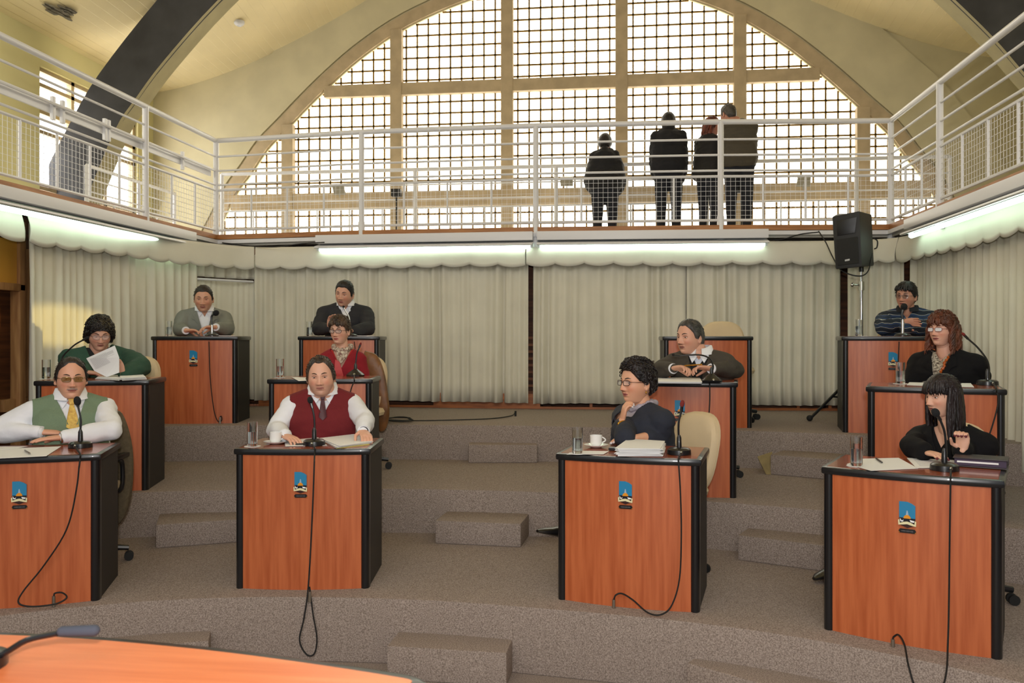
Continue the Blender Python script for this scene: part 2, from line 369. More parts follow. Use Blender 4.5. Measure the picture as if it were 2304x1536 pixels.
# arch ribs, shaded front and window-lit side put into the colours
RI = [(5.95, 0.9), (5.67, 1.64), (5.29, 2.5), (5.02, 2.88), (4.66, 3.32), (3.97, 4.02), (3.1, 4.72), (2.1, 5.3), (1.0, 5.65), (0, 5.75)]
RO = [(6.75, 0.9), (6.3, 1.83), (5.88, 2.6), (5.49, 3.2), (4.74, 4.06), (4.0, 4.75), (3.1, 5.4), (2.1, 5.95), (1.0, 6.3), (0, 6.4)]
ai = spline([Vector((d, 0, h+CAMZ)) for d, h in RI], 4); ao = spline([Vector((d, 0, h+CAMZ)) for d, h in RO], 4)
for sg, nm in ((-1, 'trim_3'), (1, 'trim_4')):
    mb = MB(); rings = [[Vector((-0.755+sg*p.x, 9.6, p.z)), Vector((-0.755+sg*q.x, 9.6, q.z)), Vector((-0.755+sg*q.x, 9.9, q.z)), Vector((-0.755+sg*p.x, 9.9, p.z))] for p, q in zip(ai, ao)]
    mb.loft(rings); o = struct(mb, nm, [M_rib, M_ribside], 'arch rib with shade-coloured front crossing the vault', angle=30)
    nq = len(rings)-1
    for f in o.data.polygons:
        c = f.center
        if abs(f.normal.y) < 0.5: f.material_index = 1
    mb = MB(); mb.tube([Vector((-0.755+sg*(p.x+.02), 9.66, p.z-.01)) for p in ai], 0.012, 6); mb.build('conduit_line', M_rib, o)
mb = MB(); c = W(538, 38, 10.4)
for t in range(50, 118):
    p = W(538, 38, t*0.1)
    if p.z > ceil_z(p.x, p.y): c = p; break
c.z = ceil_z(c.x, c.y)-0.02
mb.lathe([(0.0, 0.0), (0.03, -0.035), (0.055, -0.02), (0.07, 0.0), (0.07, 0.03), (0, 0.03)][::1], c, 20)
sd = solo(mb, 'smoke_detector', M_white, 'small round white smoke detector on the board ceiling', 'smoke detector')
# stain of peeling paint on the ceiling
mb = MB(); base = onY(135, 20, 5.6)
for k in range(16):
    px, py = 108+random.random()*66, 10+random.random()*18
    Zs = None
    for t in range(30, 110):
        p = W(px, py, t*0.1)
        if p.z > ceil_z(p.x, p.y)-0.01: Zs = p; break
    if Zs is None: continue
    Zs.z = ceil_z(Zs.x, Zs.y)-0.02
    mb.prism([Zs+Vector((cos(a)*0.035*random.uniform(.5, 1.3), sin(a)*0.1*random.uniform(.5, 1.3), 0)) for a in [i*pi/4 for i in range(8)]], (0, 0, -0.004))
solo(mb, 'peeling_paint', mat('peeling', (120, 114, 100), 0.9, var=.3, vscale=20), 'grey patch of peeling paint on the ceiling boards at upper left', 'stain')

# gallery slabs
GE = [(-4.47, 9.04), (-2.72, 8.84), (-0.83, 8.80), (1.07, 8.87), (2.79, 9.03)]
M_slab = mat('gallery_underside', (190, 186, 174), 0.8); M_boarde = mat('edge_board', (178, 122, 70), 0.5, color2=(150, 98, 54), vscale=4, vstretch=(1, 1, 12))
def slab(name, poly, lab):
    mb = MB(); mb.prism([Vector((x, y, 2.74)) for x, y in poly], (0, 0, 0.1)); struct(mb, name, M_slab, lab, smooth=False)
slab('floor_gallery_front', GE+[(2.79, YW), (-4.47, YW)], 'floor of the gallery in front of the arched window')
slab('floor_gallery_left', [(-4.47, 9.04), (-4.47, YW), (XL, YW), (XL, -2), (-4.47, -2)], 'floor of the gallery along the left wall')
slab('floor_gallery_right', [(2.79, 9.03), (2.79, -2), (XR, -2), (XR, YW), (2.79, YW)], 'floor of the gallery along the right wall')
def board(name, p, q, z0, z1, th, m, out=0.0):
    p = Vector((p[0], p[1], 0)); q = Vector((q[0], q[1], 0)); d = (q-p).normalized(); n = Vector((d.y, -d.x, 0))
    if n.dot(Vector((XC, 2, 0))-p) < 0: n = -n
    a = p+n*out; b = q+n*out; mb = MB()
    mb.prism([Vector((v.x, v.y, z0)) for v in (a, b, b+n*th, a+n*th)], (0, 0, z1-z0)); return mb
EDGE = [((-4.47, 0.5), (-4.47, 9.04))]+list(zip(GE[:-1], GE[1:]))+[((2.79, 9.03), (2.79, 0.5))]
mb = MB()
for p, q in EDGE:
    b_ = board('', p, q, 2.815, 2.868, 0.03, None); mb.add(b_.v, b_.f)
struct(mb, 'trim_5', M_boarde, 'brown wooden edge board of the gallery floor', smooth=False)
mb = MB()
for p, q in EDGE[1:-1]:
    b_ = board('', p, q, 2.60, 2.70, 0.03, None, -0.03); mb.add(b_.v, b_.f)
struct(mb, 'trim_6', mat('dark_trim', (118, 78, 46), 0.6), 'dark brown board under the gallery edge', smooth=False)
for i, (p, q) in enumerate(EDGE):
    lab = ['white cable duct under the left gallery edge', 'white cable duct under the front gallery, leftmost length', 'white cable duct under the front gallery behind the left front lamp', 'white cable duct under the front gallery behind the right front lamp', 'white cable duct under the front gallery behind the loudspeaker', 'white cable duct under the right gallery edge'][i]
    solo(board('', p, q, 2.765, 2.805, 0.05, None, 0.0), 'cable_duct', M_white, lab, 'cable duct', smooth=False)

# railings
def railing(pts, label, name='gallery_railing', band_rail=False, zs=(3.93, 3.75, 3.59, 3.43), ptop=3.37, pbot=2.92, posts=None, cell=0.05, thick=1.0, base=2.66, uprights=0.45, out=0.05):
    t = thing(name, label, 'railing', (pts[0][0], pts[0][1], 2.86))
    P = [Vector((x, y, 0)) for x, y in pts]
    def L(z): return [Vector((p.x, p.y, z)) for p in P]
    for p in (posts or P):
        p = Vector((p[0], p[1], 0)); mb = MB(); mb.tube([(p.x, p.y, base), (p.x, p.y, base+.3), (p.x, p.y, base+.301), (p.x, p.y, zs[0])], [0.036*thick]*2+[0.03*thick]*2, 14); mb.build('post', M_white, t)
    mb = MB(); mb.tube(L(zs[0]), 0.027*thick, 12); mb.build('top_rail', M_white, t)
    for z in zs[1:]: mb = MB(); mb.tube(L(z), 0.0115*thick, 8); mb.build('rail', M_white, t)
    for z in (ptop, pbot): mb = MB(); mb.tube(L(z), 0.014*thick, 6); mb.build('panel_rail', M_white, t)
    for a, b in zip(P[:-1], P[1:]):
        d = b-a; ln = d.length; d = d/ln; mb = MB(); nb = max(1, round(ln/uprights))
        for k in range(1, nb):
            q = a+d*ln*k/nb; mb.tube([(q.x, q.y, pbot), (q.x, q.y, ptop)], 0.012*thick, 6)
        nv = int(ln/cell)
        if mb.v: mb.build('panel_uprights', M_white, t)['kind'] = 'stuff'
        mb = MB()
        for k in range(1, nv):
            q = a+d*ln*k/nv; mb.tube([(q.x, q.y, pbot), (q.x, q.y, ptop)], 0.0019, 4, cap=False)
        nh = max(2, round((ptop-pbot)/cell))
        for k in range(1, nh):
            z = pbot+(ptop-pbot)*k/nh; mb.tube([(a.x, a.y, z), (b.x, b.y, z)], 0.0019, 4, cap=False)
        mb.build('wire_mesh', M_white, t)['kind'] = 'stuff'
    return t
railing(GE, 'white tubular railing along the front edge of the gallery')
LR = railing([(-4.47, 9.04), (-4.47, 7.6), (-4.47, 5.45), (-4.47, 3.5), (-4.47, 1.6)], 'white tubular railing along the left side gallery', posts=[(-4.47, 7.6), (-4.47, 5.45), (-4.47, 3.5), (-4.47, 1.6)])
railing([(2.79, 9.03), (2.79, 7.72), (2.79, 5.8), (2.79, 3.9)], 'white tubular railing along the right side gallery', posts=[(2.79, 7.72), (2.79, 5.8), (2.79, 3.9)])
mb = MB(); mb.box((-4.52, 5.4, 3.575), (0.02, 7.2, 0.10)); mb.box((-4.525, 5.4, 3.575), (0.03, 7.2, 0.03)); mb.build('flat_band', M_white, LR, bevel=0.004)
for y in (6.42, 6.3, 7.05, 7.0, 8.35): mb = MB(); mb.box((-4.50, y, 3.565), (0.03, 0.035, 0.19)); mb.build('bracket', M_white, LR, bevel=0.004)
railing([(XL+1.2, 11.42), (-2.75, 11.42), (-0.8, 11.42), (1.2, 11.42), (3.1, 11.42), (XR-1.0, 11.42)], 'lower white railing standing right against the arched window', name='window_railing', zs=(4.03, 3.82, 3.62, 3.5), ptop=3.5, pbot=3.0, thick=0.95, base=2.84)
railing([(XL+0.55, 9.3), (XL+0.55, 10.4), (XL+0.55, 11.3)], 'short white railing beside the left wall window', name='window_railing', zs=(3.75, 3.6, 3.45), ptop=3.35, pbot=2.95, thick=.8, base=2.84)
railing([(XR-0.6, 7.2), (XR-0.6, 8.6), (XR-0.6, 10.0)], 'short white railing beside the right gallery wall', name='window_railing', zs=(3.75, 3.6, 3.45), ptop=3.35, pbot=2.95, thick=.8, base=2.84)

# fluorescent fixtures
def fixture(a, b, label, zt=2.822, tube_on=True):
    a = Vector((*a, 0)); b = Vector((*b, 0)); c = (a+b)/2; L = (b-a).length; ang = math.atan2(b.y-a.y, b.x-a.x)
    t = thing('fluorescent_lamp', label, 'lamp', (c.x, c.y, zt), ang)
    mb = MB(); mb.box((0, -0.08, -0.055), (L, 0.10, 0.09)); mb.build('housing', M_white, t, bevel=0.006)
    mb = MB(); mb.prism([(-L/2, -0.02, -0.1), (-L/2, -0.16, -0.135), (-L/2, -0.165, -0.150), (-L/2, -0.15, -0.156), (-L/2, -0.02, -0.12)], (L, 0, 0)); mb.build('reflector', M_white, t, smooth=False)
    mb = MB(); mb.tube([(-L/2+.03, -0.07, -0.165), (L/2-.03, -0.07, -0.165)], 0.021, 12); mb.build('tube', M_tube, t)
    mb = MB()
    for s in (-1, 1): mb.box((s*(L/2-.015), -0.07, -0.15), (0.025, 0.045, 0.05))
    mb.build('lamp_holder', M_white, t)
    return t
g0, g1, g2, g3, g4 = [Vector((x, y)) for x, y in GE]
def along(p, q, t): return tuple(p+(q-p)*t)
fixture(along(g1, g2, -0.25), along(g1, g2, 0.99), 'white fluorescent lamp under the front gallery edge, left of centre, its tube glowing')
fixture(along(g2, g3, 0.01), along(g2, g3, 1.24), 'white fluorescent lamp under the front gallery edge, right of centre, its long tube shining white')
fixture((-4.47, 4.2), (-4.47, 8.35), 'long white fluorescent lamp under the left gallery edge')
for o in list(bpy.data.objects):
    if o.name.startswith('fluorescent_lamp') and abs(o.location.x+4.47) < .1: o.rotation_euler = (0, 0, pi/2)
fixture((2.79, 8.25), (2.79, 4.4), 'long white fluorescent lamp under the right gallery edge')

# wooden wall behind the curtains
mb = MB(); mb.box((-0.8, 9.35, 1.8), (8.2, 0.04, 1.9))
mb.box((-4.92, 4.5, 1.6), (0.04, 9, 2.4)); mb.box((3.35, 4.5, 1.6), (0.04, 9, 2.4))
struct(mb, 'wall_inner', mat('inner_wood', (120, 72, 40), 0.6, color2=(84, 48, 28), vscale=2, vstretch=(1, 1, 14)), 'brown boarded wall behind the curtains', smooth=False)
CL = [(-4.60, 3.0), (-4.60, 6.0), (-4.48, 7.6), (-4.25, 8.45), (-3.85, 8.86), (-2.72, 8.90), (-0.83, 8.86), (1.07, 8.93), (2.0, 9.0), (2.55, 8.95), (2.86, 8.6), (2.92, 7.4), (2.92, 5.0), (2.92, 3.2)]
CP = spline([Vector((x, y, 0)) for x, y in CL], 24)
cs = [0.0]
for i in range(1, len(CP)): cs.append(cs[-1]+(CP[i]-CP[i-1]).length)
def cpos(s):
    x = float(np.interp(s, cs, [p.x for p in CP])); y = float(np.interp(s, cs, [p.y for p in CP])); return Vector((x, y, 0))
def cnorm(s):
    d = (cpos(s+.03)-cpos(s-.03)).normalized(); return Vector((d.y, -d.x, 0))
def s_at_px(px):
    best = None
    for k in range(0, 1400):
        s = cs[-1]*k/1400; p = cpos(s); X = p.x*CY+p.y*SY; Z = -p.x*SY+p.y*CY
        if Z < 1: continue
        q = 1152+F*X/Z
        if best is None or abs(q-px) < best[0]: best = (abs(q-px), s)
    return best[1]
def curtain(px0, px1, z0, z1, label, seed, lam=0.115, A=0.045, name='curtain', m=None, s0=None, s1=None, out=0.0, sag=0.0):
    random.seed(seed); s0 = s_at_px(px0) if s0 is None else s0; s1 = s_at_px(px1) if s1 is None else s1
    n = int((s1-s0)/0.012)+2; mb = MB(); NZ = 9; ph = 0.0; prof = []
    for i in range(n):
        s = s0+(s1-s0)*i/(n-1)
        ph += 2*pi*0.012/(lam*(1+0.7*noise.noise(Vector((s*2.6, seed, 0))))); amp = A*(0.7+1.1*noise.noise(Vector((s*4.3, seed+9, 0))))
        prof.append((s, ph, amp))
    for j in range(NZ):
        t = j/(NZ-1)
        for s, ph, amp in prof:
            k = 0.55+0.45*t; w_ = sin(ph+0.5*sin(1.7*t+s*2)+0.25*noise.noise(Vector((s*2, t*2, seed))))
            w_ = w_*abs(w_)**.25; o = amp*k*(w_+0.38*sin(2.3*ph+1.3*t)*noise.noise(Vector((s*3, 4, seed)))*1.6)
            p = cpos(s)+cnorm(s)*(o+out); z = z1+(z0-z1)*t
            if j == NZ-1: z += sag*sin(ph*0.5)+0.012*noise.noise(Vector((s*1.4, seed, 5)))
            mb.v.append(Vector((p.x, p.y, z))); mb.c.append((1, 1, 1, 1))
    for j in range(NZ-1):
        for i in range(n-1): mb.f.append((j*n+i, j*n+i+1, (j+1)*n+i+1, (j+1)*n+i))
    o = mb.build(name, m or M_curtain, None, angle=180); recenter(o); tag(o, label, 'curtain')
    so = o.modifiers.new('s', 'SOLIDIFY'); so.thickness = 0.003
    return o
B3 = T3+0.07
curtain(63, 440, B3-0.01, 2.62, 'off-white pleated curtain on the left wall, with a yellow patch of sunlight', 1)
curtain(434, 576, B3+0.01, 2.32, 'short off-white curtain gathered below a dark gap, behind the man in the grey suit', 2, lam=0.06, A=0.014, out=-0.03)
curtain(434, 576, 2.355, 2.62, 'short strip of pleated curtain above the dark gap at left', 12, lam=0.14, A=0.03, out=-0.05)
curtain(571, 1188, B3, 2.62, 'wide off-white pleated curtain left of the narrow wooden gap', 3)
curtain(1200, 1545, B3-0.01, 2.62, 'off-white pleated curtain just right of the narrow wooden gap', 4)
curtain(1546, 1893, B3-0.01, 2.62, 'off-white pleated curtain behind the empty beige chair', 5)
curtain(1906, 2034, B3-0.02, 2.62, 'narrow off-white curtain behind the loudspeaker stand', 6)
curtain(2052, 2215, B3-0.04, 2.62, 'off-white pleated curtain behind the curly auburn-haired woman', 8)
curtain(2216, 2500, T2+0.1, 2.62, 'off-white pleated curtain at the right edge of the picture', 9, s1=cs[-1]-0.6)
def valance(s0, s1, label, seed, zt=2.70, zb=2.455, sc=0.30):
    n = int((s1-s0)/0.015)+2; NZ = 8; mb = MB()
    for j in range(NZ):
        t = j/(NZ-1)
        for i in range(n):
            s = s0+(s1-s0)*i/(n-1); p = cpos(s)+cnorm(s)*(0.075+0.035*sin(t*pi*.6)+0.014*noise.noise(Vector((s*1.5, t*1.5, seed)))+0.010*t*abs(sin(pi*(s-s0)/sc)))
            zbot = zb+0.02*noise.noise(Vector((s*.8, seed, 1)))-0.034*abs(sin(pi*(s-s0)/sc))**0.7+0.02
            mb.v.append(Vector((p.x, p.y, zt+(zbot-zt)*t)))
    for j in range(NZ-1):
        for i in range(n-1): mb.f.append((j*n+i, j*n+i+1, (j+1)*n+i+1, (j+1)*n+i))
    o = mb.build('curtain_valance', M_valance, None, angle=180); recenter(o); tag(o, label, 'valance'); so = o.modifiers.new('s', 'SOLIDIFY'); so.thickness = 0.004
vs_ = [s_at_px(p) for p in (40, 575, 1187, 2036)]
valance(0.3, s_at_px(24), 'scalloped valance end at the far left beside the wooden door frame', 20)
valance(vs_[0], vs_[1]-0.01, 'scalloped off-white valance over the left curtain, lit green by the lamp', 21)
valance(vs_[1], vs_[2]-0.01, 'scalloped valance over the wide curtain left of centre', 22, zb=2.465)
valance(vs_[2], vs_[3]-0.01, 'scalloped valance from the centre to the loudspeaker', 23, zb=2.465)
valance(vs_[3], cs[-1]-0.6, 'scalloped off-white valance over the right side curtains', 24)
# shelf line in dark gap
sA, sB = s_at_px(441), s_at_px(569); mb = MB()
mb.tube([cpos(sA)+Vector((0, 0, 2.325)), cpos(sB)+Vector((0, 0, 2.325))], 0.012, 8); solo(mb, 'curtain_rod', M_white, 'thin white rod carrying the short curtain at left', 'curtain rod')
# wooden base rail under curtains with openings
mb = MB()
for a, b in zip(CP[:-1], CP[1:]):
    if a.y < 8.0 and a.x < 0: continue
    d = (b-a).normalized(); n_ = Vector((-d.y, d.x, 0))*0.05
    for z0, z1 in ((T3, T3+0.025), (T3+0.085, T3+0.16)):
        q = [a+n_, b+n_, b+n_*1.8, a+n_*1.8]; mb.prism([Vector((v.x, v.y, z0)) for v in q], (0, 0, z1-z0))
for px in (700, 850, 975, 1212, 1330, 1440, 1590, 1690, 1800, 1870):
    s = s_at_px(px); p = cpos(s)-cnorm(s)*0.065; mb.box((p.x, p.y, T3+0.06), (0.03, 0.03, 0.14))
for px0, px1 in ((978, 1208), (580, 690)):
    s0, s1 = s_at_px(px0), s_at_px(px1); p, q = cpos(s0)-cnorm(s0)*.05, cpos(s1)-cnorm(s1)*.05
    mb.prism([Vector((v.x, v.y, T3)) for v in (p, q, q+Vector((0, .04, 0)), p+Vector((0, .04, 0)))], (0, 0, 0.12))
struct(mb, 'baseboard_back', M_trimwood, 'low wooden frame running below the curtains', smooth=False)
mb = MB()
for k in range(9): mb.box((-0.86, 9.25, T3+0.15+k*0.075), (0.5, 0.02, 0.028))
solo(mb, 'wood_slats', M_trimwood, 'horizontal wooden slats seen in the narrow gap between the curtains', 'slats', smooth=False)
# left door frames in the corner
fr = thing('door_1', 'wooden glazed door frame at the far left edge', 'door', (-4.82, 5.9, T2)); fr['kind'] = 'structure'
for nm, c, d in (('door_jamb', (-4.78, 5.95, 1.55), (0.09, 0.09, 1.3)), ('door_jamb', (-4.78, 6.27, 1.65), (0.09, 0.07, 2.0)), ('door_jamb', (-4.80, 6.46, 1.65), (0.07, 0.06, 1.6)), ('door_rail', (-4.80, 6.35, 1.18), (0.06, 0.5, 0.10)), ('door_rail', (-4.78, 6.0, 2.12), (0.09, 0.6, 0.06))):
    mb = MB(); mb.box(c, d); mb.build(nm, M_oak, fr, bevel=0.008)
mb = MB(); mb.box((-4.79, 5.98, 2.32), (0.05, 0.62, 0.36)); mb.build('door_panel', mat('ochre_panel', (206, 150, 62), 0.4), fr)
mb = MB(); mb.box((-4.85, 6.55, 1.65), (0.02, 0.5, 0.9)); mb.build('door_glass', mat('grey_pane', (150, 146, 110), 0.15), fr)
# ================================================================ desks
DESKS = {}
def desk_outline(hw, d, bow, r=0.03, off=0.0):
    pts = []
    for k in range(13):
        x = -hw+2*hw*k/12; pts.append((x, -bow*(1-(x/hw)**2)))
    pts += [(hw, d), (-hw, d)]
    return pts
def make_desk():
    t = thing('council_desk', 'x', 'desk', (0, 0, 0), 0, 'curved wooden council desks')
    hw, d, bow = 0.355, 0.48, 0.035
    def fy(x): return -bow*(1-(x/hw)**2)
    mb = MB(); pan = [(-0.325+0.65*k/12) for k in range(13)]
    q = [Vector((x, fy(x)+0.006, 0.0)) for x in pan]+[Vector((x, fy(x)+0.026, 0.0)) for x in pan[::-1]]
    mb.prism(q, (0, 0, 0.735)); mb.build('front_panel', M_wood, t, angle=30)
    for s in (-1, 1):
        mb = MB(); ring = []
        cx = s*0.343
        for k in range(9):
            a = -pi+pi*k/8; ring.append(Vector((cx+0.024*cos(a), 0.022+0.030*sin(a), 0)))
        ring += [Vector((cx+0.024, 0.05, 0)), Vector((cx-0.024, 0.05, 0))]
        mb.prism(ring, (0, 0, 0.735)); mb.build('corner_post', M_black, t)
        mb = MB(); mb.box((s*0.353, 0.26, 0.3675), (0.02, 0.44, 0.735)); mb.build('side_panel', M_blackm, t)
    mb = MB(); q = [Vector((x, y-0.004, 0.733)) for x, y in desk_outline(0.378, 0.49, bow)]; mb.prism(q, (0, 0, 0.036)); mb.build('top_rim', M_black, t, bevel=0.013)
    mb = MB(); q = [Vector((x, y+0.018, 0.7685)) for x, y in desk_outline(0.352, 0.448, bow)]; mb.prism(q, (0, 0, 0.0015)); mb.build('desktop', M_woodtop, t, smooth=False)
    mb = MB(); mb.box((0, 0.27, 0.64), (0.67, 0.3, 0.014)); mb.build('inner_shelf', M_blackm, t)
    # emblem
    y0 = fy(0)+0.004
    e = MB(); e.prism([(-0.033, y0, .56), (-.033, y0, .645), (0.0, y0, .645), (.018, y0, .638), (.033, y0, .628), (.033, y0, .56)], (0, -0.006, 0)); em = e.build('emblem', mat('emblem_blue', (38, 132, 178), 0.25, coat=.5), t)
    y1 = y0-0.0065
    def bit(nm, pts, m, yy=y1, th=-0.0015): b = MB(); b.prism([(x, yy, z) for x, z in pts], (0, th, 0)); b.build(nm, m, em, smooth=False)
    bit('obelisk', [(-.010, .565), (-.002, .606), (.002, .606), (.010, .565)], mat('emblem_pale', (150, 176, 200), .4))
    bit('rising_sun', [(.015*cos(pi*k/10), .571+.016*sin(pi*k/10)) for k in range(11)], mat('emblem_orange', (226, 146, 22), .4), y1-.0016)
    bit('dark_band', [(-.033, .550), (-.033, .574), (.033, .572), (.033, .547), (0, .540)], mat('emblem_dark', (20, 16, 28), .35), y1-.0002)
    bit('white_anchor', [(-.030, .572), (-.022, .560), (-.014, .565), (-.017, .556), (-.027, .556)], M_paper, y1-.002)
    bit('white_ship', [(.010, .566), (.030, .562), (.027, .555), (.014, .557)], M_paper, y1-.002)
    bit('ribbon', [(-.037, .562), (-.031, .566), (-.030, .549), (-.015, .555), (0, .558), (.015, .554), (.030, .546), (.031, .562), (.037, .560), (.036, .538), (.018, .541), (0, .546), (-.018, .543), (-.036, .541)], mat('emblem_cream', (228, 220, 176), .35), y1-.0022)
    bit('lower_shield', [(-.028, .541), (-.010, .545), (.012, .545), (.028, .540), (.014, .534), (.001, .529), (-.014, .535)], mat('emblem_maroon', (48, 14, 12), .4), y1-.0004)
    p = MB(); p.prism([(-.036, y0, .514), (-.030, y0, .505), (.030, y0, .505), (.036, y0, .514), (.030, y0, .523), (-.030, y0, .523)], (0, -.004, 0)); npl = p.build('nameplate', mat('nameplate_black', (26, 26, 28), .3), t, smooth=False)
    b = MB()
    for k in range(9): b.box((-.022+.0055*k, y0-.0045, .514), (.0036, .0012, .006 if k % 3 else .004))
    b.build('worn_lettering', mat('letter_grey', (92, 92, 96), .4), npl, smooth=False)
    b = MB()
    for s in (-1, 1): b.ell((s*.033, y0-.005, .5075), (.003, .002, .002), n=6, m=4)
    b.build('brass_pin', M_gold, npl)
    return t
DK = {  # centre of the front (X, Z in camera space), slope, tier height, label
 'A': (-2.52, 4.34, 14, T1, 'curved wooden desk at the left edge, with the man in the green vest'),
 'B': (-1.153, 4.64, 0, T1, 'curved wooden desk of the man in the burgundy vest, left of centre'),
 'C': (0.589, 4.338, -17.7, T1, 'curved wooden desk of the woman in the navy jacket, right of centre in front'),
 'D': (1.785, 3.804, -31.8, T1, 'curved wooden desk nearest the camera at right, with a dark notebook on it'),
 'F': (-2.905, 5.84, 9, T2, 'middle-tier desk at far left, half hidden by the man in the green vest'),
 'G': (-1.376, 6.05, 2, T2, 'middle-tier desk of the woman in the red cardigan'),
 'K': (1.135, 5.70, -15, T2, 'middle-tier desk of the grey-haired man in the brown jacket'),
 'L': (2.514, 5.027, -25, T2, 'middle-tier desk at right of the auburn-haired woman in black'),
 'E': (-2.80, 7.45, 4, T3, 'back-tier desk at left of the man in the grey suit'),
 'H': (-1.59, 7.75, 1, T3, 'back-tier desk of the man in the dark grey sweater'),
 'I': (1.65, 7.12, -6, T3, 'unoccupied back-tier desk in front of the empty beige chair'),
 'J': (3.0, 6.66, -16, T3, 'back-tier desk at right of the man in the striped sweater'),
}
def camw(X, Z, z): return Vector((X*CY-Z*SY, X*SY+Z*CY, z))
proto = make_desk()
for i, (k, (X, Z, a, tz, lab)) in enumerate(DK.items()):
    o = proto if i == 0 else dup(proto)
    o.location = camw(X, Z, tz); o.rotation_euler = (0, 0, radians(7+a)); o['label'] = lab; DESKS[k] = o
def on_front(key, px, py, off=0.02):
    """point of the vertical plane a little in front of a desk's front seen at px,py"""
    X, Z, a, tz, _ = DK[key]; o = camw(X, Z, 0); an = radians(7+a); n = Vector((sin(an), -cos(an), 0))
    o = o+n*(0.035+off); r = W(px, py, 1.0)-Vector((0, 0, CAMZ)); r0 = Vector((0, 0, CAMZ))
    t = n.dot(o-r0)/n.dot(r); return r0+r*t

# ---------------------------------------------------------------- microphones
def cable_to(parent, pts, key, off=0.02, plug=True, r=0.0042, start=None):
    P = spline([on_front(key, q[0], q[1], q[2] if len(q) > 2 else off) for q in pts], 6)
    if start is not None:
        e = on_front(key, pts[0][0], pts[0][1], .004); zt_ = DK[key][3]+DH; e2 = on_front(key, pts[0][0], pts[0][1], .016); q0 = Vector((e2.x, e2.y, zt_-.02)); P = spline([start, Vector((e.x, e.y, zt_+.006)), q0, P[1] if P[1].z < zt_-.03 else P[3]], 5)[:-1]+[p for p in P if p.z < zt_-.035 or P.index(p) > 6]
    mb = MB(); mb.tube(P, r, 6); c = mb.build('cable', M_rubber, parent)
    if plug:
        d = (P[-1]-P[-2]).normalized() if len(P) > 1 else Vector((0, 0, -1)); mb = MB(); mb.tube([P[-1]-Vector((0,0,.0)), P[-1]+Vector((0, 0, -0.055))], [0.0085, 0.0095], 10); mb.build('plug', M_silver, c)
def gooseneck(bpx, bpy, key, neck, head, label, hr=(0.019, 0.019, 0.027), hcol='foam_black', style='round', cable=None, off=0.02, plug=True, chrome=False):
    zt = DK[key][3]+DH+0.001; b = onZ(bpx, bpy, zt); t = thing('desk_microphone', label, 'microphone', b)
    Zc = -b.x*SY+b.y*CY; R = 0.062*(1 if style != 'small' else .8); z0 = b.z
    mb = MB()
    if style == 'tri': mb.lathe([(R*1.1, 0), (R*1.15, .012), (R*.9, .026), (R*.35, .05), (.014, .056)], b, 7)
    else: mb.lathe([(R, 0), (R, .006), (R*.97, .024), (R*.80, .032), (.016, .036)], b, 28)
    mb.build('base', M_black, t)
    mb = MB(); mb.ell(b+Vector((SY*0.052, -CY*R*.86, .014)), (.010, .012, .012), n=10, m=8); mb.build('chrome_socket', M_silver, t)
    P = [b+Vector((0, 0, .03)), b+Vector((0, 0, .085))]+[W(x, y, Zc) for x, y in neck]
    mb = MB(); mb.tube([b+Vector((0, 0, .03)), b+Vector((0, 0, .085)), b+Vector((0, 0, .10))], [.014, .012, .006], 10); mb.build('stem', M_chrome if chrome else M_black, t)
    sp_ = spline([P[1]]+P[2:], 6); mb = MB(); mb.tube(sp_, .0055 if not chrome else .009, 8); mb.build('gooseneck', M_black if not chrome else M_chrome, t)
    h = W(head[0], head[1], Zc); d = (h-sp_[-1]); d = d.normalized() if d.length > 1e-4 else Vector((0, 0, 1)); q = d.to_track_quat('Z', 'Y').to_matrix()
    mb = MB(); mb.ell(h, hr, q, n=18, m=12); mb.build('windscreen', mat(hcol, (24, 25, 28) if hcol == 'foam_black' else (120, 40, 36), .95, bump=.4, bscale=300), t)
    mb = MB(); mb.tube([sp_[-1], h], .008, 8); mb.build('capsule', M_black if not chrome else M_silver, t)
    if cable: cable_to(t, cable, key, off, plug, start=b+Vector((SY*0.06, -CY*.06, .014)))
    return t
gooseneck(181, 1006, 'A', [(180, 975), (182, 945), (176, 915)], (174, 902), 'gooseneck microphone in front of the man in the green vest', cable=[(180, 1024), (172, 1100), (150, 1190), (100, 1270), (52, 1330, .04), (42, 1356, .07), (72, 1364, .08), (125, 1358, .06), (150, 1344, .04), (140, 1333), (124, 1334), (121, 1340)])
gooseneck(707, 1001, 'B', [(708, 975), (707, 940), (703, 918)], (698, 900), 'gooseneck microphone in front of the man in the burgundy vest', hr=(.016, .016, .021), cable=[(708, 1016), (703, 1150), (694, 1315), (684, 1390), (674, 1440), (690, 1472), (707, 1470), (713, 1435), (704, 1380), (697, 1322), (697, 1330)], off=0.13)
gooseneck(1528, 1021, 'C', [(1527, 985), (1527, 950), (1533, 925)], (1535, 908), 'gooseneck microphone before the woman with the gold bangles', hr=(.012, .012, .02), hcol='foam_maroon', cable=[(1527, 1040), (1531, 1110), (1533, 1200), (1529, 1300), (1512, 1360, .06), (1488, 1382, .1), (1458, 1378, .1), (1425, 1350, .05), (1400, 1335), (1386, 1338), (1381, 1348)])
gooseneck(2125, 1057, 'D', [(2129, 1020), (2126, 975), (2116, 945)], (2105, 928), 'gooseneck microphone at right before the long-haired woman in black', hr=(.018, .018, .022), cable=[(2139, 1072), (2137, 1200), (2135, 1360), (2133, 1440, .06), (2128, 1520, .2), (2108, 1560, .25), (2064, 1550, .25), (2045, 1500, .22), (2035, 1450, .12), (2022, 1428, .06), (2011, 1432, .04), (2009, 1437, .04)])
gooseneck(148, 856, 'F', [(140, 805), (165, 778), (186, 765)], (196, 760), 'gooseneck microphone bending toward the woman in green', hr=(.01, .01, .016))
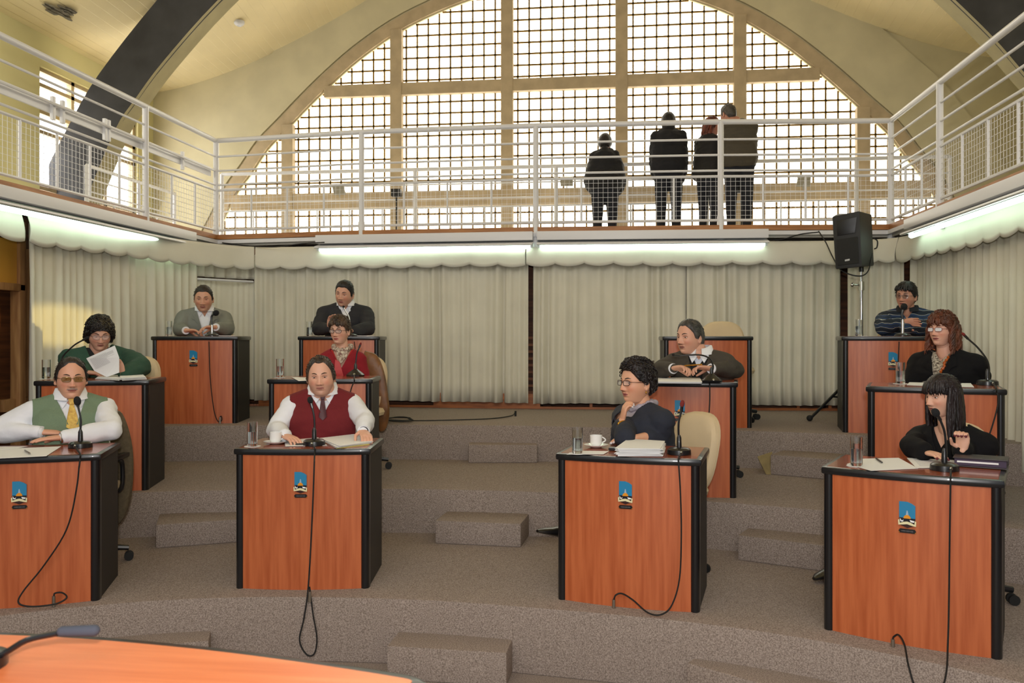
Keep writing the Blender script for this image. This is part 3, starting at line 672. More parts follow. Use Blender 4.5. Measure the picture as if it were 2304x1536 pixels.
gooseneck(800, 846, 'G', [(800, 820), (803, 795), (808, 782)], (811, 774), 'gooseneck microphone before the woman in the red cardigan', hr=(.008, .008, .014), hcol='foam_maroon', style='tri', cable=[(797, 856), (790, 875), (786, 895)], plug=False)
gooseneck(1601, 859, 'K', [(1605, 825), (1596, 806), (1572, 798), (1530, 800)], (1516, 798), 'low bent gooseneck microphone before the man in the brown jacket', hr=(.008, .008, .014), style='tri', cable=[(1597, 866), (1597, 900), (1595, 935)], plug=False)
gooseneck(2222, 866, 'L', [(2226, 835), (2221, 810), (2200, 782), (2178, 762)], (2168, 752), 'gooseneck microphone bending toward the auburn-haired woman', hr=(.009, .009, .015), hcol='foam_maroon', cable=[(2242, 872), (2246, 905), (2232, 960), (2214, 1010)], plug=False)
def top_point(key, px, back=0.1):
    X, Z, a, tz, _ = DK[key]; an = radians(7+a); o = camw(X, Z, 0); n = Vector((sin(an), -cos(an), 0)); o = o-n*back
    r = W(px, HOR, 1.0); r.z = 0; t = n.dot(o)/n.dot(r); p = r*t; p.z = tz+DH+0.001; return p
def stand_mic(px, key, stem_h, head, label, neck=None, cable=None, thin=False):
    b = top_point(key, px); t = thing('desk_microphone', label, 'microphone', b); Zc = -b.x*SY+b.y*CY
    mb = MB(); mb.lathe([(.062, 0), (.062, .008), (.05, .018), (.014, .024)], b, 24); mb.build('base', M_black, t)
    top = b+Vector((0, 0, stem_h)); mb = MB(); mb.tube([b+Vector((0, 0, .02)), top], .011 if not thin else .006, 12); mb.build('stem', M_chrome, t)
    h = W(head[0], head[1], Zc); pts = spline([top]+[W(x, y, Zc) for x, y in (neck or [])]+[h], 5)
    mb = MB(); mb.tube(pts, .009 if not thin else .006, 8); mb.build('gooseneck', M_black if not thin else M_silver, t)
    d = (pts[-1]-pts[-2]).normalized().to_track_quat('Z', 'Y').to_matrix(); r = .026 if not thin else .011
    mb = MB(); mb.ell(h, (r, r, r*1.1), d, n=16, m=12); mb.build('windscreen', mat('foam_black', (24, 25, 28), .95), t)
    if cable: cable_to(t, cable, key)
    return t
stand_mic(477, 'E', .10, (486, 704), 'chrome-stemmed microphone with a round black head before the man in the grey suit', [(476, 712)], [(470, 768), (473, 850), (481, 920), (490, 947), (499, 945), (498, 936), (495, 938)])
stand_mic(2031, 'J', .13, (2034, 690), 'chrome-stemmed microphone with a round head before the man in the striped sweater', [(2030, 705)], [(2023, 768), (2020, 830), (2012, 880)])
stand_mic(790, 'H', .03, (773, 690), 'thin silver microphone before the man in the dark grey sweater', [(788, 730), (785, 712), (778, 700)], [(797, 768), (799, 785)], thin=True)

# ---------------------------------------------------------------- tumblers, cups, paper
M_water = mat('water', (240, 246, 246), 0.02, trans=1.0)
def tumbler(p, label, fill=.6, napkin=None):
    t = thing('tumbler', label, 'glass', p); R = .028; H = .135
    mb = MB(); mb.lathe([(R*.9, 0), (R, .01), (R, H), (R-.0018, H), (R-.0025, .014), (0.001, .012)], p, 28, cap=False); mb.v.append(p+Vector((0, 0, 0))); mb.c.append((1,1,1,1)); nn = len(mb.v)-1
    for j in range(28): mb.f.append((nn, (j+1) % 28, j))
    mb.build('glass_body', M_glass, t)
    mb = MB(); mb.lathe([(R-.004, .016), (R-.0035, .018), (R-.0035, H*fill), (.001, H*fill)], p, 24); mb.build('water', M_water, t)
def napkin(px, py, z, r, label):
    p = onZ(px, py, z) if py else px; mb = MB(); mb.lathe([(r, 0), (r, .0015), (0.001, .0016)], p, 20); solo(mb, 'paper_coaster', M_paper, label, 'coaster')
GL = [('B', 568, 1004, 'tumbler of water beside the white cup of the man in burgundy'), ('C', 1299, 1020, 'tumbler of water at the left corner of the woman in navy\'s desk'),
      ('D', 1927, 1048, 'tumbler of water at the left of the desk nearest at right'), ('F', 104, 852, 'tumbler on the desk of the woman in green'),
      ('G', 630, 849, 'tumbler at the left of the desk of the woman in red'), ('L', 2026, 863, 'tumbler at the left of the auburn-haired woman\'s desk')]
for k, px, py, lab in GL:
    z = DK[k][3]+DH+.001; p = onZ(px, py, z); napkin(p, None, z, .045, 'white paper coaster under the '+lab.split(' of ')[0].split(' at ')[0].split(' on ')[0]+{'B': ' next to the cup of the man in burgundy', 'C': ' of the woman in navy', 'D': ' on the desk nearest at right', 'F': ' of the woman in green', 'G': ' of the woman in red', 'L': ' of the auburn-haired woman'}[k]); p.z += .002; tumbler(p, lab)
for k, px, lab in (('E', 380, 'tumbler catching a bright glint beside the man in the grey suit'), ('H', 696, 'tumbler beside the man in the dark grey sweater'), ('J', 1932, 'tumbler beside the loudspeaker pole on the back right desk'), ('K', 1463, 'tumbler behind the curly hair of the woman in navy')):
    p = top_point(k, px, .12); tumbler(p, lab)
def cup(px, py, key, label):
    z = DK[key][3]+DH+.001; p = onZ(px, py, z); t = thing('coffee_cup', label, 'cup', p)
    mb = MB(); mb.lathe([(.03, 0), (.035, .003), (.066, .013), (.068, .016), (.064, .016), (.033, .006), (.001, .005)], p, 32); s_ = solo(mb, 'saucer', M_por, 'white saucer under '+label, 'saucer')
    t.location = p+Vector((0, 0, .007)); WL[t.name] = Vector(t.location); q = Vector(t.location)
    mb = MB(); mb.lathe([(.022, 0), (.024, .003), (.031, .012), (.033, .02), (.034, .06), (.0325, .06), (.031, .02), (.02, .006), (.001, .005)], q, 32); mb.build('cup_body', M_por, t)
    mb = MB(); mb.tube([q+Vector((.032+.020*sin(pi*k/10), .006, .018+.032*k/10)) for k in range(11)], .0035, 8); mb.build('handle', M_por, t)
    mb = MB(); mb.lathe([(.031, .045), (.001, .0455)], q, 20); mb.build('coffee', mat('coffee', (60, 34, 20), .2), t)
cup(620, 998, 'B', 'white coffee cup of the man in burgundy'); cup(1341, 1006, 'C', 'white coffee cup of the woman in navy')
def sheet(px4, key, label, th=.0012, lift=.0, name='paper_sheet', m=None, lines=0, cat='paper', layers=1):
    z = DK[key][3]+DH+.002+lift; Q = [onZ(x, y, z) for x, y in px4]; mb = MB()
    if layers == 1: mb.prism(Q, (0, 0, th))
    else:
        random.seed(len(label)); c = sum(Q, Vector())/4
        for k in range(layers):
            a = random.uniform(-.05, .05); M = Matrix.Rotation(a, 3, 'Z'); dz = Vector((random.uniform(-.006, .006), random.uniform(-.006, .006), th*k/layers))
            mb.prism([c+M@(q-c)+dz for q in Q], (0, 0, th/layers*.7))
    o = mb.build(name, m or M_paper, None, smooth=False); recenter(o); tag(o, label, cat)
    if lines:
        mb = MB(); a, b, c, d = Q
        for k in range(lines):
            t = .12+.76*k/lines; p = a.lerp(d, t); q = b.lerp(c, t); u = p.lerp(q, .12); v = p.lerp(q, .88-.2*((k*7) % 5 == 0)); w_ = (d-a).normalized()*.0022
            mb.prism([x+Vector((0, 0, th)) for x in (u, v, v+w_, u+w_)], (0, 0, .0004))
        mb.build('printed_lines', M_ink, o, smooth=False)
    return o
sheet([(-40, 1012), (138, 1004), (104, 1026), (-60, 1034)], 'A', 'sheet of paper before the man in the green vest', lines=0)
sheet([(-60, 1006), (62, 1004), (30, 1010), (-70, 1014)], 'A', 'second sheet at the left edge, partly under the man in the green vest\'s forearm', lift=.002)
sheet([(640, 991), (716, 984), (736, 1002), (642, 1004)], 'B', 'single white sheet left of the microphone of the man in burgundy')
sheet([(722, 990), (802, 981), (838, 997), (760, 1008)], 'B', 'thick stack of white and coloured papers right of the microphone of the man in burgundy', th=.014, layers=6, name='paper_stack')
sheet([(724, 991), (800, 984), (832, 1000), (758, 1009)], 'B', 'yellow folder under the stack of papers', th=.0015, name='folder', m=mat('folder_yellow', (222, 210, 120), .7), lift=-.0015)
sheet([(1275, 1022), (1296, 1014), (1370, 1015), (1358, 1022)], 'C', 'small white leaflet beside the tumbler of the woman in navy', th=.001)
sheet([(1388, 1026), (1412, 1003), (1496, 1008), (1490, 1027)], 'C', 'thick stack of white papers before the woman in navy', th=.042, layers=16, name='paper_stack', lines=0)
sheet([(1905, 1044), (1938, 1032), (2022, 1030), (2066, 1054), (1960, 1059)], 'D', 'printed sheet beside the tumbler on the desk nearest at right', lines=0)
sheet([(2040, 1030), (2146, 1035), (2158, 1052), (2062, 1053)], 'D', 'printed sheet behind the microphone on the desk nearest at right', lines=12)
sheet([(215, 852), (272, 856), (282, 846), (232, 843)], 'F', 'open book pages on the desk of the woman in green, left half', th=.012, layers=3, name='open_book', cat='book')
sheet([(274, 856), (330, 853), (318, 845), (268, 846)], 'F', 'open book pages on the desk of the woman in green, right half', th=.02, layers=4, name='open_book', cat='book')
sheet([(655, 848), (720, 850), (715, 855), (672, 857)], 'G', 'pale papers on the desk of the woman in red')
sheet([(1470, 862), (1580, 863), (1572, 853), (1480, 852)], 'K', 'papers lying under the hands of the man in the brown jacket', th=.012, layers=4, name='paper_stack')
sheet([(2040, 866), (2100, 869), (2092, 861), (2046, 860)], 'L', 'white sheet on the left half of the auburn-haired woman\'s desk')
sheet([(2150, 870), (2192, 871), (2184, 862), (2148, 862)], 'L', 'white sheet on the right half of the auburn-haired woman\'s desk')
for k, p0, p1, lab in (('E', 492, 528, 'flat white paper at the right of the grey-suited man\'s desk'), ('H', 800, 842, 'flat white paper at the right of the desk of the man in the dark sweater')):
    a = top_point(k, p0, .08); b = top_point(k, p1, .08); c = top_point(k, p1-3, .3); d = top_point(k, p0, .3); mb = MB(); mb.prism([a, b, c, d], (0, 0, .004)); solo(mb, 'paper_sheet', M_paper, lab, 'paper', smooth=False)
def pen(a, b, z, label, m=None):
    p = onZ(*a, z+.006); q = onZ(*b, z+.006); mb = MB(); mb.tube([p, p.lerp(q, .1), p.lerp(q, .9), q], [.001, .0045, .0045, .003], 8); solo(mb, 'pen', m or M_black, label, 'pen')
pen((664, 999), (688, 998), T1+DH+.003, 'black pen beside the microphone of the man in burgundy')
pen((55, 1012), (68, 1020), T1+DH+.004, 'silver pen on the paper of the man in the green vest', M_silver)
pen((1970, 1030), (1985, 1040), T1+DH+.004, 'dark pen on the sheet at the desk nearest at right')
z = T1+DH+.002; c = onZ(1390, 1013, z); mb = MB(); mb.box(c+Vector((0, 0, .009)), (.095, .05, .018), Matrix.Rotation(radians(-8), 3, 'Z')); ph = solo(mb, 'mobile_phone', M_black, 'black mobile phone between cup and papers', 'phone', bevel=.006)
t = thing('notebook', 'thick dark purple notebook on the desk nearest at right', 'notebook', onZ(2212, 1058, z)); an = radians(7-31.8); RM = Matrix.Rotation(an, 3, 'Z'); bc = onZ(2207, 1048, z)
M_nb = mat('dark_leather', (52, 42, 46), .5)
mb = MB(); mb.box(bc+Vector((0, 0, .003)), (.225, .155, .006), RM); mb.box(bc+Vector((0, 0, .041)), (.225, .155, .006), RM); mb.box(bc+RM@Vector((0, .075, .022)), (.225, .006, .04), RM); mb.build('cover', M_nb, t, bevel=.003)
mb = MB(); mb.box(bc+Vector((0, 0, .022)), (.212, .14, .03), RM); mb.build('pages', mat('page_block', (66, 52, 74), .7), t)
mb = MB(); mb.box(bc+RM@Vector((-.01, -.071, .024)), (.17, .004, .008), RM); mb.build('white_page_edge', M_paper, t)

# ---------------------------------------------------------------- swivel chairs
def make_chair():
    t = thing('swivel_chair', 'x', 'chair', (0, 0, 0), 0, 'beige swivel chairs behind the desks')
    mb = MB(); rings = []
    for z, k in ((.425, .8), (.435, .97), (.46, 1.0), (.485, .95), (.492, .7)):
        rings.append([Vector((.245*k*np.sign(cos(a))*abs(cos(a))**.6, .01+.235*k*np.sign(sin(a))*abs(sin(a))**.6, z)) for a in [2*pi*j/28 for j in range(28)]])
    mb.loft(rings); mb.build('seat', M_beige, t)
    def backpt(a, k, y):
        x = .205*k*np.sign(cos(a))*abs(cos(a))**.7; zz = .245*k*np.sign(sin(a))*abs(sin(a))**.75
        wn_ = 1+.06*(zz/.26); return Vector((x*wn_, y+.25+.10*(zz/.5)+.25*x*x*-1.2, .665+zz))
    def back(nm, ys, m):
        mb = MB(); mb.loft([[backpt(2*pi*j/36, k, y) for j in range(36)] for k, y in ys]); return mb.build(nm, m, t)
    back('backrest', ((.75, -.035), (.93, -.03), (1.0, -.01), (1.0, .015)), M_beige)
    back('backrest_shell', ((1.01, .012), (1.01, .028), (.9, .045), (.6, .05)), M_beige)
    mb = MB(); mb.tube(spline([(0, .1, .43), (0, .3, .42), (0, .33, .5), (0, .31, .62)], 4), .02, 8, flat=None); mb.build('back_bar', M_black, t)
    mb = MB(); mb.tube([(0, 0, .09), (0, 0, .28), (0, 0, .281), (0, 0, .43)], [.03, .03, .018, .018], 12); mb.build('column', M_black, t)
    for k in range(5):
        a = 2*pi*k/5+.3; d = Vector((cos(a), sin(a), 0)); mb = MB(); mb.tube([d*.02+Vector((0, 0, .11)), d*.3+Vector((0, 0, .075))], [.026, .016], 8); lg = mb.build('base_leg', M_black, t)
        mb = MB(); s_ = Vector((-d.y, d.x, 0))
        for q in (-1, 1): mb.tube([d*.3+s_*q*.012+Vector((0, 0, .027)), d*.3+s_*q*.028+Vector((0, 0, .027))], .027, 12)
        mb.build('caster', M_rubber, lg)
    return t
ch0 = make_chair()
def add_armrests(t):
    for s in (-1, 1):
        mb = MB(); mb.tube(spline([(s*.18, .05, .43), (s*.255, .05, .45), (s*.26, .05, .6), (s*.255, .0, .64)], 4), .015, 8); mb.box((s*.255, .02, .65), (.045, .22, .025)); mb.build('armrest', M_black, t, bevel=.006)

CH = [  # centre px, Z, tier, yaw relative to camera, label
 (168, 5.12, T1, 5, 'swivel chair of the man in the green vest, with a brown jacket draped on it'),
 (735, 5.33, T1, 0, 'swivel chair hidden behind the desk of the man in burgundy'),
 (1488, 5.14, T1, -62, 'beige swivel chair turned sideways behind the woman in navy'),
 (2138, 4.42, T1, -28, 'beige swivel chair behind the long-haired woman in black'),
 (262, 6.6, T2, -8, 'beige swivel chair of the woman in green'),
 (790, 6.82, T2, -12, 'swivel chair of the woman in red with a tan leather jacket hung on it'),
 (1575, 6.42, T2, -15, 'swivel chair of the grey-haired man in the brown jacket'),
 (2140, 5.75, T2, -30, 'beige swivel chair of the auburn-haired woman'),
 (458, 8.3, T3, 2, 'swivel chair of the man in the grey suit'),
 (775, 8.5, T3, 0, 'swivel chair of the man in the dark grey sweater'),
 (1634, 7.75, T3, -6, 'empty beige swivel chair with a rounded back at the unoccupied desk'),
 (2045, 7.5, T3, -12, 'swivel chair of the man in the striped sweater'),
]
for i, (px, Z, tz, yw, lab) in enumerate(CH):
    o = ch0 if i == 0 else dup(ch0); o.location = CZ(px, Z, tz); o.rotation_euler = (0, 0, radians(7+yw)); o['label'] = lab
    if i == 0: first_chair = o
add_armrests(first_chair)
def drape(px4, Z0, Z1, label, m, seed, lining=None):
    """garment hanging over a chair back: outline in px with thickness between depths"""
    random.seed(seed); n = len(px4); mb = MB(); pts = spline([Vector((x, y, 0)) for x, y in px4]+[Vector((*px4[0], 0))], 4)[:-1]
    c = sum(pts, Vector())/len(pts); rings = []
    for k, Z in ((.55, Z0-.03), (.85, Z0-.022), (1.0, Z0), (1.02, (Z0+Z1)/2), (1.0, Z1), (.8, Z1+.02)):
        rings.append([W(c.x+(p.x-c.x)*k, c.y+(p.y-c.y)*k, Z+.018*noise.noise(Vector((p.x*.03, p.y*.012, seed)))) for p in pts])
    mb.loft(rings); solo(mb, 'draped_jacket', m, label, 'jacket')
drape([(250, 925), (275, 932), (295, 990), (300, 1060), (292, 1130), (272, 1172), (255, 1168), (245, 1050)], 5.30, 5.42, 'brown tweed jacket hanging over the chair back of the man in the green vest', mat('brown_tweed', (98, 86, 66), .9, bump=.3, bscale=300, var=.12, vscale=60), 3)
drape([(822, 790), (848, 800), (864, 835), (872, 880), (876, 930), (866, 966), (850, 962), (852, 900), (846, 855), (826, 840), (815, 812)], 7.0, 7.1, 'tan leather jacket hanging over the chair back of the woman in red', mat('tan_leather', (122, 80, 42), .45, var=.25, vscale=10, bump=.2, bscale=20), 5)

# ---------------------------------------------------------------- loudspeaker on its stand
zc = 7.75; tp = CZ(1938, zc, T3); st = thing('speaker_stand', 'chrome tripod stand carrying the loudspeaker', 'stand', tp)
mb = MB(); mb.tube([tp+Vector((0, 0, .25)), tp+Vector((0, 0, 1.25))], .018, 12); mb.build('lower_pole', M_chrome, st)
mb = MB(); mb.tube([tp+Vector((0, 0, 1.2)), W(1938, 604, zc)], .013, 12); mb.build('upper_pole', M_chrome, st)
mb = MB(); mb.tube([tp+Vector((0, 0, 1.19)), tp+Vector((0, 0, 1.27))], .026, 14); mb.tube([tp+Vector((-.02, 0, 1.24)), tp+Vector((-.08, -.02, 1.24))], .008, 8); mb.ell(tp+Vector((-.085, -.02, 1.24)), (.018, .012, .018)); mb.build('collar', M_silver, st)
mb = MB(); mb.tube([tp+Vector((0, 0, .38)), tp+Vector((0, 0, .5))], .03, 12); mb.build('hub', M_black, st)
for a in (200, 320, 80):
    d = Vector((cos(radians(a)), sin(radians(a)), 0)); mb = MB(); mb.tube([tp+Vector((0, 0, .46))+d*.03, tp+d*.52+Vector((0, 0, .03))], .014, 8); lg = mb.build('leg', M_black, st)
    mb = MB(); mb.ell(tp+d*.53+Vector((0, 0, .03)), (.028, .028, .028)); mb.build('rubber_foot', M_rubber, lg)
    mb = MB(); mb.tube([tp+Vector((0, 0, .2))+d*.02, tp+d*.3+Vector((0, 0, .22))], .009, 6); mb.build('brace', M_black, st)
Zs = 7.7; M_spk = mat('speaker_plastic', (30, 30, 30), .55, bump=.2, bscale=400)
def spx(px, py, Z): return W(px, py, Z)
ls = thing('loudspeaker', 'large black loudspeaker on the chrome stand in front of the valance', 'loudspeaker', W(1922, 606, Zs))
A_ = [(1872, 487), (1872+3, 600), (1882, 607)]
f0 = [spx(1872, 487, 7.62), spx(1934, 474, 7.50), spx(1940, 600, 7.50), spx(1880, 606, 7.62)]
bk = [spx(1884, 480, 7.98), spx(1962, 482, 7.84), spx(1967, 598, 7.84), spx(1890, 600, 7.98)]
mb = MB(); mb.add(f0+bk, [(0, 1, 2, 3), (7, 6, 5, 4), (0, 4, 5, 1), (1, 5, 6, 2), (2, 6, 7, 3), (3, 7, 4, 0)]); mb.build('cabinet', M_spk, ls, bevel=.016)
def fp(u, v, o=.004):
    p = f0[0].lerp(f0[1], u); q = f0[3].lerp(f0[2], u); n = (f0[1]-f0[0]).cross(f0[3]-f0[0]).normalized(); n = -n if n.y > 0 else n; return p.lerp(q, v)+n*o
mb = MB(); mb.prism([fp(.1, .45), fp(.9, .45), fp(.9, .93), fp(.1, .93)], (fp(.5, .5, .012)-fp(.5, .5, .004))); mb.build('grille', mat('speaker_grille', (40, 40, 40), .8, bump=.6, bscale=500), ls, bevel=.004)
mb = MB(); mb.prism([fp(.15, .1), fp(.9, .1), fp(.8, .38), (fp(.15, .38))], (fp(.5, .5, .010)-fp(.5, .5, .004))); mb.build('horn', mat('horn_black', (16, 16, 16), .35), ls, bevel=.004)
mb = MB(); mb.prism([fp(.38, .84, .013), fp(.56, .83, .013), fp(.56, .865, .013), fp(.38, .87, .013)], (fp(.5, .5, .015)-fp(.5, .5, .013))); mb.build('badge', M_silver, ls)
mb = MB(); mb.tube([W(1938, 604, zc)+Vector((0, 0, -.03)), W(1938, 598, zc)], .022, 12); mb.build('pole_socket', M_black, ls)
def cable_thing(pts, label, r=.006, name='cable', m=None):
    mb = MB(); mb.tube(spline(pts, 6), r, 6); solo(mb, name, m or M_rubber, label, 'cable')
cable_thing([W(1842, 520, 8.3), W(1858, 545, 8.1), W(1872, 575, 7.9), W(1890, 605, 7.7), W(1915, 618, 7.62), W(1940, 620, 7.6), W(1955, 606, 7.65), W(1962, 570, 7.8)], 'black cable looping below the loudspeaker')
cable_thing([W(1966, 536, 7.85), W(1974, 542, 7.85), W(1973, 556, 7.85), W(1967, 560, 7.85)], 'short black cable loop at the right side of the loudspeaker')
cable_thing([W(1712, 541, 8.7), W(1760, 538, 8.6), W(1800, 527, 8.6), W(1842, 522, 8.5)], 'black cable along the gallery edge left of the loudspeaker')
cable_thing([W(500, 546, 9.35), W(560, 553, 9.2), W(620, 555, 9.1), (W(680, 548, 9.0)), W(730, 545, 8.95)], 'black cable sagging under the front gallery at left')
# black cable coil on the floor
pts = []
random.seed(4)
for k in range(46):
    a = k*.62; pts.append(onZ(898+30*cos(a)*random.uniform(.75, 1.1), 943+5.0*sin(a)*random.uniform(.8, 1.1), T3+.008+.0006*k))
pts += [onZ(940, 946, T3+.01), onZ(1040, 944, T3+.01), onZ(1110, 941, T3+.01), onZ(1150, 935, T3+.01), onZ(1159, 928, T3+.012)]
cable_thing(pts, 'coiled black cable lying on the back tier with its end trailing right', .005)
p = onZ(1160, 936, T3+.002); mb = MB(); mb.tube([p, p+Vector((0, 0, .05))], .01, 8); solo(mb, 'cable_plug', M_rubber, 'small black plug standing at the end of the floor cable', 'plug')
# spotlights and sensor boxes on the window rail
for i, (px, py) in enumerate(((763, 428), (1275, 408), (1808, 409))):
    c = onY(px, py, 11.36); lab = ['small grey floodlight on the window railing at left', 'small grey floodlight on the window railing left of the dark-coated people', 'small grey floodlight on the window railing at right'][i]
    t = thing('floodlight', lab, 'floodlight', c, 0, 'floodlights on the window railing'); mb = MB(); M = Matrix.Rotation(radians(-55), 3, 'X')
    mb.box(c, (.17, .13, .03), M); mb.build('lamp_body', M_silver, t, bevel=.006); mb = MB(); mb.box(c+M@Vector((0, 0, .017)), (.13, .09, .003), M); mb.build('lamp_glass', mat('lamp_pane', (220, 220, 215), .1), t)
    mb = MB(); mb.tube([c, c+Vector((0, 0.02, -.1))], .008, 6); mb.build('bracket', M_silver, t)
for i, (px, py) in enumerate(((892, 434), (1668, 425))):
    c = onY(px, py, 11.4); mb = MB(); mb.box(c, (.13, .12, .10)); mb.box(c+Vector((0, -.07, .0)), (.06, .04, .06)); mb.box(c+Vector((0, 0, -.3)), (.02, .02, .55))
    solo(mb, 'black_box_speaker', M_spk, ['small black box on a post before the left mullion of the window', 'small black box beside the tall man at the window'][i], 'loudspeaker', bevel=.006)

# ---------------------------------------------------------------- foreground table
zt = 1.08
tt = thing('presiding_table', 'large blurred orange wooden table top with a dark curved rim in the bottom left corner', 'table', (-1.2, 1.2, 0))
edge = [(-420, 1405), (-200, 1408), (0, 1416), (200, 1425), (470, 1449), (700, 1478), (880, 1505), (940, 1517), (968, 1534)]
E_ = [onZ(x, y, zt) for x, y in edge]; cor = E_[-1]; back_ = cor+Vector((.06, -.5, 0)); lft = E_[0]+Vector((-.05, -1.1, 0))
out_ = spline(E_, 4)+[cor+Vector((.05, -.10, 0)), back_, Vector((E_[0].x, back_.y, zt))]
mb = MB(); mb.prism([Vector((p.x, p.y, zt-.045)) for p in out_], (0, 0, .043)); mb.build('table_rim', M_black, tt, bevel=.012)
ce = sum(out_, Vector())/len(out_); ins = [Vector((min(p.x, cor.x-.035), p.y-(.032 if p.y > back_.y+.05 else -.03), zt)) for p in out_]
mb = MB(); mb.prism([Vector((p.x, p.y, zt-.001)) for p in ins], (0, 0, .002)); mb.build('table_surface', M_woodfg, tt, smooth=False)
mb = MB(); ins2 = [p+(Vector((ce.x, ce.y, zt))-p).normalized()*.09 for p in out_]; mb.prism([Vector((p.x, p.y, .02)) for p in ins2], (0, 0, zt-.07)); mb.build('table_front', M_wood, tt, smooth=False)
b = onZ(-60, 1500, zt+.001); fm = thing('desk_microphone', 'out-of-focus gooseneck microphone reaching over the foreground table', 'microphone', b)
Zf = -b.x*SY+b.y*CY
mb = MB(); mb.lathe([(.06, 0), (.06, .02), (.02, .03)], b, 24); mb.build('base', M_black, fm)
P = spline([b+Vector((0, 0, .03)), W(0, 1472, Zf), W(60, 1440, Zf), W(130, 1424, Zf)], 5); mb = MB(); mb.tube(P, .006, 8); mb.build('gooseneck', M_black, fm)
h0, h1 = W(140, 1420, Zf), W(212, 1418, Zf); mb = MB(); mb.capsule(h0, h1, .010, .011); mb.build('windscreen', mat('foam_bluegrey', (62, 66, 78), .9), fm)
# ================================================================ people
def ss(a, b, x): t = np.clip((x-a)/(b-a), 0, 1); return t*t*(3-2*t)
def G(x, s): return np.exp(-(x/s)**2)
def head_grid(P, nl=92, nf=112):
    """head surface, face toward -Y, eyes at z=0; returns arrays and (t,phi)"""
    t = np.linspace(0.02, pi-0.02, nl)[:, None]*np.ones((1, nf)); ph = (np.linspace(0, 2*pi, nf, endpoint=False))[None, :]*np.ones((nl, 1))
    z = .117*np.cos(t); s = np.sin(t)
    jaw = 1-(.27-.1*P.get('jaw', 0))*ss(-.015, -.112, z)
    up = z > 0
    w_ = .0765*np.where(up, s**.88, s**.36)*jaw*P.get('wide', 1)
    f = np.where(up, .094*s**.72, .094*s**.30*(1-.07*ss(0, -.1, z))); b = np.where(up, .104*s**.8, .104*s**.5*(1-.55*ss(-.02, -.11, z)))
    cp, sp_ = np.cos(ph), np.sin(ph); x = w_*np.sign(sp_)*np.abs(sp_)**.92
    y = np.where(cp > 0, -f*np.abs(cp)**.86, b*np.abs(cp))
    fr = np.clip(cp, 0, 1)**.5
    k = P.get('fat', 0); ax = np.abs(x)
    # features (pushed along -y)
    nz = np.clip((.008-z)/.05, 0, 1); nose = (.005+.019*nz**1.3)*np.where(z < -.040, np.exp(-((z+.040)/.0075)**2), 1)*np.where(z > .004, np.exp(-((z-.004)/.014)**2), 1)
    d = nose*G(x, .0085+.0065*nz)*P.get('nose', 1)*1.12
    d += .009*G(ax-.0135, .0065)*G(z+.042, .008)
    d += .0045*G(z-.022, .008)*G(ax-.027, .02)
    d -= .0105*G(ax-.0315, .0165)*G(z-.002, .0115)
    d += .004*G(ax-.044, .016)*G(z+.032, .016)
    d += .0052*G(x, .021)*G(z+.0625, .0042)+.0056*G(x, .019)*G(z+.0735, .0048)-.0035*G(x, .024)*G(z+.068, .0018)
    d -= .0035*G(x, .02)*G(z+.085, .005); d += .006*G(x, .02)*G(z+.103, .012)
    d -= .002*G(ax-.027, .006)*G(z+.058, .014)
    y = y-d*fr
    x = x*(1+k*.10*G(z+.06, .045)); y = np.where(cp > 0, y*(1+.03*k), y)
    z = z-.006*k*ss(-.08, -.11, z)
    return x, y, z, t, ph, fr
def head_cols(P, x, y, z, cp):
    c = np.array(lin(P['skin'])[:3]); n = x.size; out = np.ones((n, 4)); out[:, :3] = c
    X, Z = x.ravel(), z.ravel(); AX = np.abs(X); fr = (cp.ravel() > 0)
    def mix(col, a):
        a = np.clip(a*fr, 0, 1)[:, None]; out[:, :3] = out[:, :3]*(1-a)+np.array(lin(col)[:3])*a
    sk = P['skin']
    mix((sk[0]*.95, sk[1]*.72, sk[2]*.68), .45*G(AX-.044, .02)*G(Z+.035, .02)); mix((sk[0]*.93, sk[1]*.72, sk[2]*.68), .4*G(X, .014)*G(Z+.035, .012))
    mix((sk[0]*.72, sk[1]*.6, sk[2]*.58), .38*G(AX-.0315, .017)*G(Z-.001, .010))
    if P.get('stubble'): mix((sk[0]*.62, sk[1]*.6, sk[2]*.6), P['stubble']*ss(-.04, -.062, Z)*(1-G(X, .014)*G(Z+.068, .008)))
    mix(P.get('lips', (168, 92, 84)), .9*(np.abs(Z+.068) < .0085*np.sqrt(np.clip(1-(X/.0245)**2, 0, 1))))
    mix((70, 36, 34), .95*G(Z+.068, .0012)*(AX < .022))
    mix((60, 30, 26), .8*G(AX-.0085, .0036)*G(Z+.0475, .0026))
    mix((50, 34, 28), .8*G(Z-.0085+ (AX-.0315)**2*14, .0017)*(np.abs(AX-.0315) < .0155))
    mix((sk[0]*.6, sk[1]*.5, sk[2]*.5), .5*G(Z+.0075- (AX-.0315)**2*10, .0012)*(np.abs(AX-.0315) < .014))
    if P.get('mustache'): mix(P['mustache'], .9*(np.abs(Z+.0575-AX*-.18) < .0042)*(AX < .029))
    return out
def add_grid(mb, x, y, z, Mx, closed=True):
    nl, nf = x.shape; n0 = len(mb.v)
    for i in range(nl):
        for j in range(nf): mb.v.append(Mx@Vector((x[i, j], y[i, j], z[i, j])))
    fs = []
    for i in range(nl-1):
        for j in range(nf):
            k = (j+1) % nf; fs.append((n0+i*nf+j, n0+(i+1)*nf+j, n0+(i+1)*nf+k, n0+i*nf+k))
    fs.append(tuple(n0+j for j in range(nf))); fs.append(tuple(n0+(nl-1)*nf+j for j in range(nf))[::-1])
    mb.f += fs
